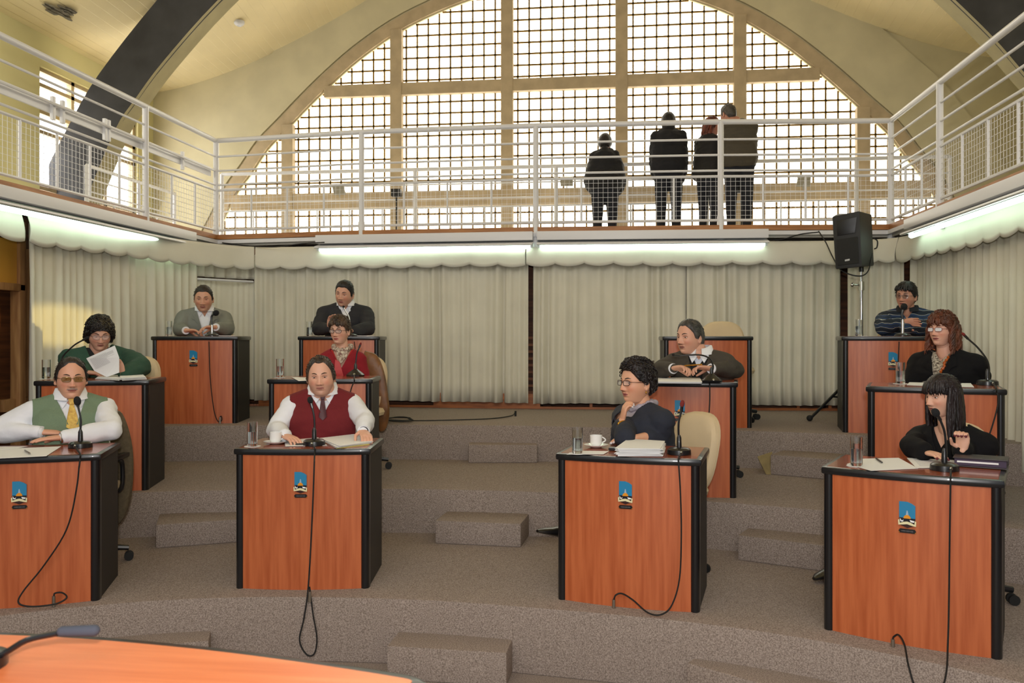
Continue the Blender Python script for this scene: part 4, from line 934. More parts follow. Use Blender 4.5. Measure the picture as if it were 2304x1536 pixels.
def rawmesh(name, vs, fs, m, parent, cols=None, angle=70):
    off = WL.get(parent.name, Vector((0, 0, 0))) if parent else Vector((0, 0, 0)); me = bpy.data.meshes.new(name)
    if isinstance(vs, np.ndarray): vs = (vs-np.array(off)[None, :]).tolist()
    else: vs = [v-off for v in vs]
    me.from_pydata(vs, [], fs)
    if cols is not None:
        ca = me.color_attributes.new('Col', 'FLOAT_COLOR', 'POINT'); ca.data.foreach_set('color', np.asarray(cols, dtype=np.float32).ravel())
    return finish(name, me, m, parent, True, angle)
def skin_mat():
    m = mat('skin', (214, 164, 140), .5, attr='Col', bump=.06, bscale=260)
    b = m.node_tree.nodes['Principled BSDF']; b.inputs['Subsurface Weight'].default_value = .12; b.inputs['Subsurface Radius'].default_value = (.6, .25, .15); b.inputs['Subsurface Scale'].default_value = .012
    return m
M_skin = skin_mat()
M_eye = mat('eye', (240, 238, 232), .15, attr='Col')
def hairm(col, rough=.5):
    n = 'hair_%d_%d_%d' % tuple(col); return mat(n, col, rough, color2=tuple(int(c*.55) for c in col), vscale=26, vstretch=(1, 1, .25), bump=.5, bscale=120)
def cloth(name, col, **k):
    k.setdefault('rough', .9); r = k.pop('rough'); return mat(name, col, r, bump=k.pop('bump', .35), bscale=k.pop('bscale', 24), **k)

def hand_shapes(mb, Wp, d, n, side, curl=.5, spread=1.0, s=1.0, thumb=.6, point=None):
    """wrist Wp, finger direction d, palm facing n; side +1/-1 puts the thumb"""
    d = d.normalized(); n = (n-d*n.dot(d)).normalized(); t = d.cross(n)*side; rings = []
    for u, hw, ht in ((0, .024, .017), (.02, .030, .017), (.05, .038, .016), (.078, .040, .014), (.092, .036, .010)):
        rings.append([Wp+d*u*s+t*hw*s*cos(2*pi*j/12)+n*ht*s*sin(2*pi*j/12) for j in range(12)])
    mb.loft(rings); tips = []
    for k, (o, L) in enumerate(((.029, .070), (.0105, .078), (-.0085, .072), (-.027, .056))):
        cu = curl if not (point is not None and k == 0) else point
        p = Wp+d*.086*s+t*o*s; dd = (d+t*o*4*spread*.6).normalized()
        for q, (fr_, rr) in enumerate(((.45, .0093), (.31, .0083), (.24, .0074))):
            ang = cu*(.55 if q == 0 else .85); a = dd*cos(ang)+n*sin(ang); ax = t
            q2 = p+a.normalized()*L*fr_*s; mb.capsule(p, q2, rr*s, rr*.92*s, 8); p = q2
            nn = (n*cos(ang)-dd*sin(ang)); dd, n_ = a.normalized(), nn; n = nn if q < 2 else n
        tips.append(p); 
        # restore palm frame for next finger
        n = (t.cross(d) if (t.cross(d)).dot(n0_) > 0 else -t.cross(d)) if False else N0[0]
    a = (d*.55+t*.75+n*(.25+.3*curl)).normalized(); p = Wp+d*.022*s+t*.026*s; q = p+a*.038*s; mb.capsule(p, q, .0125*s, .0105*s, 8)
    a2 = (d*.85+t*.3*(1-curl)+n*(.25+.45*curl)).normalized(); q2 = q+a2*.030*s; mb.capsule(q, q2, .0105*s, .009*s, 8); q3 = q2+(a2+d*.2+n*.1*curl).normalized()*.02*s; mb.capsule(q2, q3, .009*s, .0075*s, 8)
    return tips
N0 = [None]
def hand(mb, Wp, d, n, side, **k):
    d = d.normalized(); n = (n-d*n.dot(d)).normalized(); N0[0] = n; return hand_shapes(mb, Wp, d, n, side, **k)

def sup(c, ax, ay, a, b, e=2.4, n=24):
    r = []
    for j in range(n):
        th = 2*pi*j/n; cx, sx = cos(th), sin(th); r.append(c+ax*(a*np.sign(cx)*abs(cx)**(2/e))+ay*(b*np.sign(sx)*abs(sx)**(2/e)))
    return r
def person(P):
    va_ = math.degrees(math.atan((P['C'][0]-1152)/F)); P['hyaw'] = P.get('hyaw', 0)-va_; P['tyaw'] = P.get('tyaw', 0)-va_
    C = W(*P['C']); hs = P.get('hs', 1.0); tz = P['tier']
    R = Matrix.Rotation(radians(7+P.get('tyaw', 0)), 3, 'Z'); tx, ty, up = R@Vector((1, 0, 0)), R@Vector((0, 1, 0)), Vector((0, 0, 1))
    HM = Matrix.Rotation(radians(7+P.get('hyaw', 0)), 3, 'Z')@Matrix.Rotation(radians(P.get('hpitch', 0)), 3, 'X')@Matrix.Rotation(radians(P.get('hroll', 0)), 3, 'Y')
    H4 = Matrix.Translation(C)@HM.to_4x4()@Matrix.Scale(hs, 4)
    N = C+HM@Vector((0, .045, -.115))*hs+Vector((0, 0, -.052))*P.get('neckl', 1)+tx*P.get('nx', 0)+ty*(P.get('ny', 0))
    stand = P.get('stand', False); tl = P.get('tl', .50)
    if stand: Hc = Vector((N.x, N.y, N.z-tl))
    else: Hc = Vector((N.x, N.y, max(N.z-.56, tz+.53)))+ty*P.get('lean', .10)+tx*P.get('leanx', 0)
    base = Vector((Hc.x, Hc.y, tz)); root = thing('person', P['label'], 'person', base, 0, P.get('group'))
    sw, ch, be = P.get('sw', .185), P.get('chest', 1.0), P.get('belly', 1.0)
    fem = P.get('fem', False)
    def torso(mb, inf=0.0, zlo=-.12, zhi=1.08):
        rings = []
        for t, a, b, fo in ((-.14, .13, .10, 0), (-.05, .17, .125, 0), (.08, .168*(.6+.4*be), .125*be, .02*(be-1)), (.28, .150*be, .115*be, .05*(be-1)), (.5, .155*(ch*.6+be*.4), .115*ch, .02), (.68, .165*ch, .115*ch, .015), (.80, sw*.93, .102*ch, .0), (.885, sw*.83, .085, -.01), (.94, sw*.56, .07, -.01), (.985, .074, .062, -.005), (1.05, .058, .056, -.008), (1.1, .056, .054, -.012)):
            if t < zlo or t > zhi: continue
            c = Hc.lerp(N, t)-ty*fo if t <= 1 else N+(C-N)*(t-1)*2-ty*fo
            if .985 > t: rings.append(sup(c, tx, ty, a+inf, b+inf))
            else: rings.append(sup(c, tx, ty, a+inf*.8, b+inf*.8, 2.0))
        mb.loft(rings)
        for s in (-1, 1):
            mb.capsule(N-up*.026+tx*s*.045, sh[s]-up*.0, .042+inf*.6, .054+inf*.55)
            if fem: 
                mb.ell(Hc.lerp(N, .60)+tx*s*.072-ty*.095*ch, (.072*P.get('bust', 1), .06*P.get('bust', 1), .07*P.get('bust', 1)))
            elif P.get('pecs', True): mb.ell(Hc.lerp(N, .68)+tx*s*.07-ty*.07*ch, (.085, .05, .07))
    sh = {}; el = {}; wr = {}; hd = {}; hn = {}
    if stand: P['L'], P['R'] = P.get('R', {}), P.get('L', {})
    for s, key in ((-1, 'L'), (1, 'R')):
        A = P.get(key, {}); so_ = A.get('sh', (0, 0, 0)); sh[s] = N+tx*(s*sw+so_[0])+ty*(.01+so_[1])+up*(-.082+so_[2])
        el[s] = CZ(*A['e']) if 'e' in A else sh[s]+tx*s*.05+ty*.02-up*.28
        if 'w' in A: wr[s] = CZ(*A['w'])
        else: wr[s] = el[s]-ty*.2-up*.06
        def loc(v): return tx*v[0]-ty*v[1]+up*v[2]      # (right, forward, up)
        hd[s] = loc(A.get('d', (-s*.5, .8, -.1))); hn[s] = loc(A.get('n', (0, 0, -1)))
    ak = P.get('arm', 1.0)
    aw = min(1.1, ak)
    def arms(mb, inf0, end=1.0, sides=(-1, 1)):
        for s in sides:
            inf = inf0
            e = el[s]; w_ = wr[s]; wv = e.lerp(w_, end*(.86 if inf0 < 0 and P.get({-1: 'L', 1: 'R'}[s], {}).get('nohand') else 1))
            inf = inf*.55; mb.capsule(sh[s], sh[s].lerp(e, .5), .054*aw+inf, (.047*ak)+inf); mb.capsule(sh[s].lerp(e, .5), e, (.047*ak)+inf, (.041*ak)+inf)
            mb.capsule(e, e.lerp(wv, .4), (.041*ak)+inf, (.040*ak)+inf*.9); mb.capsule(e.lerp(wv, .4), wv-(wv-e).normalized()*.012, (.040*ak)+inf*.9, .029+inf*.8+(.012*(1-end)))
    # ---- body (skin): head grid + neck/torso/arms + hands
    x, y, z, t, ph, fr = head_grid(P); mb = MB(); add_grid(mb, x, y, z, H4); nhead = len(mb.v); hc = head_cols(P, x, y, z, np.cos(ph))
    sub = MB()
    for s in (-1, 1):
        M = HM@Matrix.Rotation(radians(-s*22), 3, 'Z'); c = H4@Vector((s*.0775*P.get('wide', 1)*(1+.06*P.get('fat', 0)), .012, -.012)); sub.ell(c, (.007*hs, .019*hs, .032*hs), M, 12, 10); sub.ell(c+M@Vector((s*.003, 0, -.02))*hs, (.007*hs, .010*hs, .011*hs), M, 10, 8)
        M2 = M; 
    nk = P.get('neck', .056)
    sub.capsule(N-up*.02, C+HM@Vector((0, .028, -.07))*hs, nk+.006, nk, 20)
    sub.capsule(C+HM@Vector((0, .0, -.085))*hs, N+(C-N)*.25-ty*.0, .042*hs+.012*P.get('fat', 0), nk*.95, 20)
    nrm = (0, 0, 0)
    big = MB(); torso(big, -.012); arms(big, -.010, 1.0); va, fa = remesh(big, .011, 3)
    hb = MB(); tips = {}
    for s, key in ((-1, 'L'), (1, 'R')):
        A = P.get(key, {}); 
        if A.get('nohand'): continue
        hb.capsule(wr[s]-(wr[s]-el[s]).normalized()*.07, wr[s], .026*hs, .023*hs)
        tips[s] = hand(hb, wr[s], hd[s], hn[s], A.get('ts', -s), curl=A.get('curl', .5), spread=A.get('spread', 1), s=hs*P.get('hand', 1.02), point=A.get('point'))
    if hb.v: vh, fh = remesh(hb, .0036, 2)
    else: vh, fh = np.zeros((0, 3)), []
    mb.add(sub.v, sub.f); V = [v for v in mb.v]; Fc = list(mb.f); n1 = len(V)
    V += [Vector(v) for v in va]; Fc += [tuple(i+n1 for i in f) for f in fa]; n2 = len(V); V += [Vector(v) for v in vh]; Fc += [tuple(i+n2 for i in f) for f in fh]
    cols = np.ones((len(V), 4)); cols[:, :3] = np.array(lin(P['skin'])[:3]); cols[:nhead] = hc
    if P.get('nails') and tips:
        hv = np.array([list(v) for v in V[n2:]])
        for s in tips:
            for tp_ in tips[s]:
                q = np.linalg.norm(hv-np.array(tp_)[None, :], axis=1) < .0095; cols[n2:][q, :3] = np.array(lin(P['nails'])[:3])
    rawmesh('body', V, Fc, M_skin, root, cols, 60)
    def sf(xq, zq):
        q = (np.abs(x)-xq)**2+(z-zq)**2+(np.cos(ph) < .1)*9; return float(y.ravel()[int(np.argmin(q))])
    # ---- eyes
    if not P.get('back'):
        for s in (-1, 1):
            c0 = Vector((s*.0315, sf(.0315, .0005)+.0080, .0005)); mbv = MB(); mbv.ell(c0, (.0128, .0128, .0128), None, 20, 16); vv = [H4@v for v in mbv.v]; gz = Vector((P.get('gaze', 0)*.35, -1, P.get('gz', 0)*.3-.03)).normalized(); cc = []
            for v in mbv.v:
                d = (v-c0).normalized(); a = d.angle(gz)
                lid = d.z > (.30-.6*P.get('lid', 0)) or d.z < -.36
                cc.append(lin((P['skin'][0]*.86, P['skin'][1]*.78, P['skin'][2]*.76)) if lid else (lin((12, 10, 10)) if a < .22 else (lin(P.get('iris', (60, 42, 30))) if a < .60 else lin((196, 186, 178)))))
            rawmesh('eye', vv, mbv.f, M_eye, root, cc)
            mb = MB(); pts = [H4@Vector((s*(.014+.033*k/8), sf(.014+.033*k/8, .0215+.006*sin(pi*k/8*.8))-.0004, .0215+.006*sin(pi*k/8*.8)+P.get('brow', 0)*.004)) for k in range(9)]
            mb.tube(pts, [.0012+.0022*sin(pi*min(1, (k+.8)/8.5)) for k in range(9)], 6); mb.build('eyebrow', hairm(P.get('browc', P['hair'])), root)
    # ---- hair cap
    HT = P.get('hairline'); hc_ = P['hair']
    if HT:
        phd = np.degrees(np.abs(np.where(ph > pi, ph-2*pi, ph))); zl = np.interp(phd, [q[0] for q in HT], [q[1] for q in HT])
        th = P.get('hthick', .012); amp = P.get('hnoise', .003); m_ = ss(-.004, .008, z-zl); m2 = ss(0, P.get('hgrow', .05), z-zl)
        nz_ = np.zeros_like(x); fq = P.get('hfreq', 45)
        for i in range(x.shape[0]):
            for j in range(x.shape[1]):
                nz_[i, j] = noise.noise(Vector((x[i, j]*fq, y[i, j]*fq, z[i, j]*fq*P.get('hfz', .4))))
        top_ = ss(.03, .11, z)*P.get('htop', 0)
        off = m_*(th*(.35+.65*m2)+top_+amp*nz_)-(1-m_)*.006
        L = np.sqrt(x*x+y*y+(z-.02)**2); k = 1+off/np.maximum(L, .02)
        hx, hy, hz = x*k, y*k, (z-.02)*k+.02
        mb = MB(); add_grid(mb, hx, hy, hz, H4)
        if P.get('curls'):
            nC, rad, rt = P['curls']; random.seed(int(P['C'][0])); idx = np.argwhere(m_ > .9)
            for _ in range(int(nC*1.8)):
                i, j = idx[random.randrange(len(idx))]
                if random.random() > sin(float(t[i, j]))+.25: continue
                q = Vector((hx[i, j], hy[i, j], hz[i, j])); nr = (q-Vector((0, 0, .01))).normalized(); u = nr.orthogonal().normalized(); u = Matrix.Rotation(random.random()*6.3, 3, nr)@u; v = nr.cross(u); a0 = random.random()*6; tr = random.uniform(.7, 1.3)
                pts = [H4@(q+nr*(rt*.3*sin(k*.9)+rad*.25*k/3)+u*rt*tr*cos(a0+k*.8)+v*rt*tr*sin(a0+k*.8)) for k in range(7)]
                mb.tube(pts, [.0026*hs, .0032*hs, .0032*hs, .003*hs, .0026*hs, .002*hs, .0008*hs], 4)
        if P.get('strands', 1) and not P.get('back'):
            random.seed(int(P['C'][0])+11); idx = np.argwhere(m_ > .5); SL = P.get('slen', .028)
            for _ in range(P.get('nstr', 700)):
                i, j = idx[random.randrange(len(idx))]
                if random.random() > sin(float(t[i, j]))+.1: continue
                q = Vector((hx[i, j], hy[i, j], hz[i, j])); nr = (q-Vector((0, 0, .01))).normalized(); dn = Vector((q.x*.3, .55 if q.z > .03 else .15, -.35 if q.z > .03 else -1)); dn = (dn-nr*dn.dot(nr)).normalized(); dn = (dn+Vector((random.uniform(-.25, .25), random.uniform(-.2, .2), random.uniform(-.2, .2)))).normalized()
                lf = random.uniform(.000, .0014)*(3 if P.get('curls') else 1); q0 = q-nr*.0022
                mb.tube([H4@q0, H4@(q0+dn*SL*.4+nr*lf), H4@(q0+dn*SL*.75+nr*lf*.6), H4@(q0+dn*SL-nr*.004)], [.0010*hs, .0016*hs, .0013*hs, .0004*hs], 4)
        if P.get('locks'):
            random.seed(int(P['C'][0])+3)
            for lk in range(P['locks'][0]):
                a = radians(random.uniform(*P['locks'][2])*random.choice((-1, 1))); zz = random.uniform(-.0, .06); Ln = P['locks'][1]*random.uniform(.8, 1.05); wv = P['locks'][3]
                w0 = .079+th*.6; pts = []; p_ = random.random()*6
                for k in range(9):
                    u = k/8; ww = w0*(1+.10*u) ; dz = zz-Ln*u; rx = ww*(1.0-.12*ss(.4, 1, u)*(wv < .004)); 
                    pts.append(H4@Vector((rx*sin(a)+wv*sin(p_+u*9), (-rx*1.15*cos(a) if cos(a) < 0 else -rx*.9*cos(a)) + wv*cos(p_+u*8)+(.018*u if cos(a) < 0 else -.012*u), dz)))
                mb.tube(pts, [.010*hs, .012*hs, .012*hs, .012*hs, .011*hs, .010*hs, .008*hs, .005*hs, .001*hs], 6)
        if P.get('fringe'):
            random.seed(5)
            for lk in range(P['fringe'][0]):
                a = random.uniform(-1.05, 1.05); z0 = .092; z1 = P['fringe'][1]+random.uniform(-.006, .006); pts = []
                for k in range(6):
                    u = k/5; zz = z0+(z1-z0)*u; rr = .083+.016*sin(u*pi*.55)+.004; pts.append(H4@Vector((.9*rr*sin(a+.1*u*random.uniform(-1, 1)), -rr*1.04*cos(a)-.002, zz)))
                mb.tube(pts, [.007*hs, .009*hs, .009*hs, .008*hs, .006*hs, .001*hs], 6)
        mb.build('hair', hairm(hc_, P.get('hrough', .5)), root, angle=80)
    # ---- garments
    def garment(name, mt, inf, sleeves=1.0, vneck=None, zhi=1.0, voxel=.0095, neckcut=.0, wr_=.004, sides=(-1, 1), armcut=None, boat=None, sm=3, hem=None):
        g = MB(); torso(g, inf, -.2, zhi)
        if sleeves: arms(g, inf*.8+.004, sleeves, sides)
        vs, fs = remesh(g, voxel, sm); bm = bmesh.new(); bv = []
        for v in vs:
            q = Vector(v); nn = noise.noise_vector(q*9)*wr_*1.5+noise.noise_vector(Vector((q.x*16, q.y*16, q.z*34)))*wr_*.8; bv.append(bm.verts.new(q+nn))
        for f in fs:
            try: bm.faces.new([bv[i] for i in f])
            except ValueError: pass
        bm.normal_update()
        def cutp(co, no): bmesh.ops.bisect_plane(bm, geom=bm.verts[:]+bm.edges[:]+bm.faces[:], plane_co=co, plane_no=no, dist=1e-6)
        def loc3(p): q = p-N; return q.dot(tx), q.dot(ty), q.dot(up)
        cutp(N+up*neckcut, up)
        kill = lambda q: q[2] > neckcut and q[0]**2+q[1]**2 < .092**2
        if vneck:
            wv, dp = vneck[0], vneck[1]; lb = neckcut; cx = vneck[2] if len(vneck) > 2 else 0
            bt = N+up*(lb-dp)+tx*cx
            for s in (-1, 1): cutp(bt, (tx*dp-up*wv*s) if s > 0 else (tx*dp+up*wv))
            cutp(N, ty)
            kill2 = lambda q: -(.115*ch+inf+.05) < q[1] < .0 and q[2] > lb-dp and abs(q[0]-cx) < wv*(q[2]-(lb-dp))/dp
        else: kill2 = lambda q: False
        if armcut:
            for s in (-1, 1): cutp(N+tx*s*armcut, tx+up*s*.0-ty*0)
        if hem is not None: cutp(Vector((0, 0, hem)), up)
        dead = []
        for f in bm.faces:
            p = f.calc_center_median(); q = loc3(p)
            if kill(q) or kill2(q) or (armcut and abs(q[0]) > armcut) or (hem is not None and p.z < hem): dead.append(f)
        bmesh.ops.delete(bm, geom=dead, context='FACES')
        me = bpy.data.meshes.new(name); off = WL[root.name]
        for v in bm.verts: v.co = v.co-off
        bm.to_mesh(me); bm.free(); o = finish(name, me, mt, root, True, 50)
        so_ = o.modifiers.new('thick', 'SOLIDIFY'); so_.thickness = .005; so_.offset = 1
        return o
    def surf_y(xx, zz, inf):  # distance forward of the torso surface at local lateral xx, height zz relative to N
        t_ = 1+zz/max(.2, (N-Hc).length); a = float(np.interp(t_, [.28, .5, .68, .8, .885, .94, .985, 1.05], [.115*be, .115*ch, .115*ch, .102*ch, .085, .07, .062, .056]))
        w_ = float(np.interp(t_, [.28, .5, .68, .8, .885, .94, .985], [.15*be, .16*ch, .165*ch, sw*.93, sw*.83, sw*.56, .074])); r = min(.98, abs(xx)/(w_+inf)); c = Hc.lerp(N, min(1, t_)); f0_ = float(np.interp(t_, [.3, .5, .68, .8, .9], [.05*(be-1), .02, .015, 0, -.01]))
        return c, (a+inf)*(1-r**2.4)**(1/2.4)+f0_
    def flap(name, poly, mt, inf, th=.006, parent=None):
        """flat cloth piece lying on the chest; poly in (x, z) relative to the neck pit"""
        mb = MB(); fr_ = []; bk_ = []
        for xx, zz in poly:
            c, yy = surf_y(xx, zz, inf); p = Vector((c.x, c.y, 0))+tx*xx+up*(N.z+zz); p = p-ty*yy; fr_.append(p-ty*th); bk_.append(p)
        n = len(poly); mb.add(fr_+bk_, [tuple(range(n)), tuple(range(n, 2*n))[::-1]]+[(i, (i+1) % n, (i+1) % n+n, i+n) for i in range(n)]); return mb.build(name, mt, parent or root, bevel=.0015)
    def collar(name, mt, inf, h=.05, w_=.075, z0=-.005):
        mb = MB(); rings = []
        for k in range(25):
            a = -pi/2+radians(14)+(2*pi-radians(28))*k/24; r0 = .068+inf; c = N+up*z0; d = tx*cos(a)*1.02+ty*sin(a)*.95
            fz = .012*(1 if sin(a) > 0 else sin(a)+1)-.014*max(0, -sin(a)); p0 = c+d*(r0+.004); p1 = c+d*(r0-.010)+up*(h+fz); p2 = c+d*(r0+.004)+up*(h+fz-.002); p3 = c+d*(r0+.022+.01*max(0, -sin(a)))+up*(.004-.014*max(0, -sin(a))); rings.append([p0, p1, p2, p3])
        mb.loft(rings); return mb.build(name, mt, root, angle=70)
    def legs(mt, shoem, seated=True):
        mb = MB(); knees = {}; ank = {}
        for s in (-1, 1):
            hp = Hc+tx*s*.09-up*.03
            if seated:
                kn = hp-ty*.42+up*(tz+.50-hp.z)*.6; an_ = Vector((kn.x, kn.y, tz+.10))+ty*.13+tx*s*.02
                if P.get('foot') and s in P['foot']: kn2, an2 = P['foot'][s]; kn = CZ(*kn2); an_ = CZ(*an2)
            else:
                kn = Vector((hp.x, hp.y, (hp.z+tz)/2+.02))+tx*s*.005-ty*.015; an_ = Vector((hp.x, hp.y, tz+.09))+tx*s*.0+ty*.01
            lk = P.get('leg', 1.0)
            mb.capsule(hp, kn, .088*lk, .062*lk); mb.capsule(kn, an_, .06*lk, .045*lk); knees[s], ank[s] = kn, an_
        mb.capsule(Hc-tx*.07-up*.02, Hc+tx*.07-up*.02, .115*lk, .115*lk)
        vs, fs = remesh(mb, .013, 4); rawmesh('trousers', vs, fs, mt, root, None, 60)
        for s in (-1, 1):
            fd = (-ty+tx*s*.15).normalized(); fu = up
            if P.get('footdir') and s in P['footdir']: v = P['footdir'][s]; fd = (tx*v[0]-ty*v[1]+up*v[2]).normalized(); fu = (up-fd*up.dot(fd)).normalized()
            a = ank[s]; sd_ = fd.cross(fu); mb = MB(); rings = []
            so2 = a-fu*(.085 if not P.get('footdir') else .07)
            for u, w_, h in ((-.06, .022, .03), (-.045, .034, .07), (.0, .038, .085), (.06, .040, .065), (.11, .043, .045), (.16, .036, .032), (.195, .014, .016)):
                c = so2+fd*u; rings.append([c+sd_*w_*cos(2*pi*j/14)+fu*(h/2+h/2*sin(2*pi*j/14)) for j in range(14)])
            mb.loft(rings); mb.build('shoe', shoem, root)
    def spectacles(fm, lm, kind='rect', tint=False):
        mb = MB(); sc = 1.0
        for s in (-1, 1):
            pts = []
            for k in range(25):
                a = 2*pi*k/24; e = .55 if kind == 'rect' else .9; wx, wz = (.0245, .0145) if kind == 'rect' else (.026, .019)
                pts.append(H4@Vector((s*.032+wx*np.sign(cos(a))*abs(cos(a))**e, -.1035+.010*(abs(cos(a))*(1 if cos(a)*s > 0 else .1)), -.001+wz*np.sign(sin(a))*abs(sin(a))**e)))
            mb.tube(pts, P.get('rimr', .0016)*hs, 6, cap=False)
            mb.tube([H4@Vector((s*.0565, -.0945, .004)), H4@Vector((s*.072, -.07, .006)), H4@Vector((s*.0815, .0, .004)), H4@Vector((s*.081, .02, -.006))], .0016*hs, 6)
        mb.tube([H4@Vector((-.009, -.1045, .003)), H4@Vector((0, -.1065, .006)), H4@Vector((.009, -.1045, .003))], .0014*hs, 6)
        g = mb.build('glasses', fm, root)
        for s in (-1, 1):
            mb = MB(); pts = []
            for k in range(24):
                a = 2*pi*k/24; e = .55 if kind == 'rect' else .9; wx, wz = (.0238, .0138) if kind == 'rect' else (.0252, .0182)
                pts.append(H4@Vector((s*.032+wx*np.sign(cos(a))*abs(cos(a))**e, -.1035+.010*(abs(cos(a))*(1 if cos(a)*s > 0 else .1)), -.001+wz*np.sign(sin(a))*abs(sin(a))**e)))
            mb.v = pts; mb.c = [(1, 1, 1, 1)]*24; mb.f = [tuple(range(24))]; mb.build('lens', lm, g, smooth=False)
    def tie(col, L=.17, w_=.034, m=None):
        m = m or cloth('tie_%d_%d' % (col[0], col[1]), col, rough=.5)
        flap('tie', [(-.014, -.012), (.014, -.012), (.011, -.042), (w_*.62, -.10), (w_*.8, -L+.02), (0, -L), (-w_*.8, -L+.02), (-w_*.62, -.10), (-.011, -.042)], m, .036+P.get('tieinf', 0), .006)
        flap('tie_knot', [(-.018, -.004), (.018, -.004), (.012, -.036), (-.012, -.036)], m, .034+P.get('tieinf', 0), .014)
    ns = dict(garment=garment, flap=flap, collar=collar, legs=legs, spectacles=spectacles, tie=tie, root=root, N=N, C=C, tx=tx, ty=ty, up=up, H4=H4, HM=HM, el=el, wr=wr, sh=sh, Hc=Hc, hs=hs, surf_y=surf_y)
    P['dress'](type('NS', (), {k: staticmethod(v) if callable(v) and not isinstance(v, (Vector, Matrix)) else v for k, v in ns.items()}))
    return root

# shared clothes materials
C_white = cloth('white_shirt', (236, 238, 244)); C_blk = cloth('black_suit_cloth', (16, 15, 18), spec=.25, bump=.08); C_trou = cloth('dark_trousers', (34, 34, 40)); C_shoe = mat('black_leather', (20, 19, 20), .3, coat=.3)
def clear_lens(n='clear_lens', c=(250, 252, 255), a=.16): return mat(n, c, .03, alpha=a)
def lapels(b, mt, inf, dp, wv, wl=.05):
    for s in (-1, 1):
        b.flap('lapel', [(s*wv*1.0, -.01), (s*(wv+.035), -.035), (s*(wv+wl), -.085), (s*(wv*.62+wl*.9), -.10), (s*.012, -dp), (s*wv*.5, -dp*.52)], mt, inf+.006, .006)
def cuff(b, s, mt, r=.036, L=.035, back=.01):
    d = (b.wr[s]-b.el[s]).normalized(); p = b.wr[s]+d*back; mb = MB(); mb.tube([p-d*L, p-d*L*.1, p, p-d*.004], [r*.98, r, r*.97, r*.86], 18); mb.build('cuff', mt, b.root)

SHORT = [(0, .066), (25, .068), (42, .060), (58, .040), (70, .020), (78, -.022), (90, -.016), (100, .004), (118, -.035), (140, -.062), (180, -.072)]
DT = DH+.012
# --- A: green vest
def dA(b):
    b.garment('shirt', C_white, .012, 1.0, vneck=(.05, .05), neckcut=-.004, wr_=.005); b.collar('shirt_collar', C_white, .008)
    for s in (-1, 1): b.flap('collar_wing', [(s*.012, -.008), (s*.062, .012), (s*.075, -.02), (s*.048, -.062)], C_white, .018)
    b.tie((226, 190, 84), .185, .042, mat('tie_yellow', (226, 190, 84), .5, color2=(196, 150, 60), vscale=60))
    b.garment('vest', cloth('green_knit', (116, 136, 110), bscale=160, bump=.35), .030, 0, vneck=(.075, .19), neckcut=-.012, armcut=.198, wr_=.004)
    b.legs(C_trou, C_shoe); b.spectacles(mat('thin_gold_rim', (170, 150, 110), .3, metal=1), mat('amber_lens', (128, 92, 44), .1, alpha=.72)); cuff(b, -1, C_white); cuff(b, 1, C_white)
    d = (b.wr[1]-b.el[1]).normalized(); mb = MB(); mb.tube([b.wr[1]-d*.0, b.wr[1]+d*.02], .031, 16); mb.build('wristwatch', M_silver, b.root)
person(dict(label='man in a green sweater vest and yellow tie with arms crossed on his desk', C=(160, 850, 5.02), hs=.98, hyaw=4, hpitch=2, tyaw=4, tier=T1, sw=.185, chest=1.2, belly=1.4, arm=1.2, neck=.068, fat=1.0, jaw=.6, skin=(222, 166, 138), hair=(48, 38, 34), mustache=(150, 134, 124), lips=(170, 100, 90),
    hairline=[(0, .094), (20, .092), (38, .074), (55, .062), (70, .045), (80, -.012), (90, -.02), (100, 0), (118, -.035), (140, -.055), (180, -.07)], hthick=.012, hgrow=.03, neckl=.1,
    L=dict(e=(-12, 4.90, T1+DT+.045), w=(92, 4.86, T1+DT+.05), d=(1, .06, -.05), n=(0, -.15, -1), curl=.15, sh=(0, 0, 0)), R=dict(e=(250, 4.95, T1+DT+.05), w=(144, 4.79, T1+DT+.03), d=(-1, .02, -.03), n=(0, 0, -1), curl=.15), dress=dA))
# --- B: burgundy vest
def dB(b):
    b.garment('shirt', C_white, .012, 1.0, vneck=(.05, .05), neckcut=-.004, wr_=.006); b.collar('shirt_collar', C_white, .010, .055)
    for s in (-1, 1): b.flap('collar_wing', [(s*.010, -.022), (s*.062, .02), (s*.085, -.015), (s*.052, -.078)], C_white, .022)
    b.tie((70, 18, 30), .16, .03); b.garment('vest', cloth('burgundy_knit', (112, 26, 32), bscale=200, bump=.3), .030, 0, vneck=(.072, .125), neckcut=-.010, armcut=.195, wr_=.004)
    b.legs(C_trou, C_shoe); cuff(b, 1, C_white)
    d = (b.wr[1]-b.el[1]).normalized(); mb = MB(); mb.tube([b.wr[1]-d*.0, b.wr[1]+d*.012], .030, 16); mb.build('watch_strap', M_rubber, b.root)
person(dict(label='heavyset man in a burgundy vest and dark tie facing the camera', C=(722, 846, 5.18), hs=.96, hyaw=-6, hpitch=3, hroll=-3, tyaw=0, tier=T1, sw=.178, chest=1.25, belly=1.45, arm=1.15, neck=.074, fat=1.1, jaw=.9, skin=(224, 172, 146), hair=(72, 54, 40), stubble=.35, lips=(172, 108, 98), gaze=.1, lid=.1,
    curls=(50, .008, .007), hairline=[(0, .085), (14, .088), (28, .090), (40, .082), (54, .06), (66, .036), (76, -.03), (90, -.03), (100, .0), (118, -.035), (140, -.055), (180, -.07)], hthick=.013, hgrow=.03, hnoise=.006, neckl=-.1, ny=.03,
    L=dict(e=(622, 5.1, 1.17), w=(640, 4.86, T1+DT+.03), d=(.5, .8, -.1), curl=.4), R=dict(e=(822, 5.12, 1.215), w=(818, 4.93, T1+DT+.05), d=(.15, .9, -.28), n=(-.1, .2, -1), curl=.65, spread=.8), dress=dB))
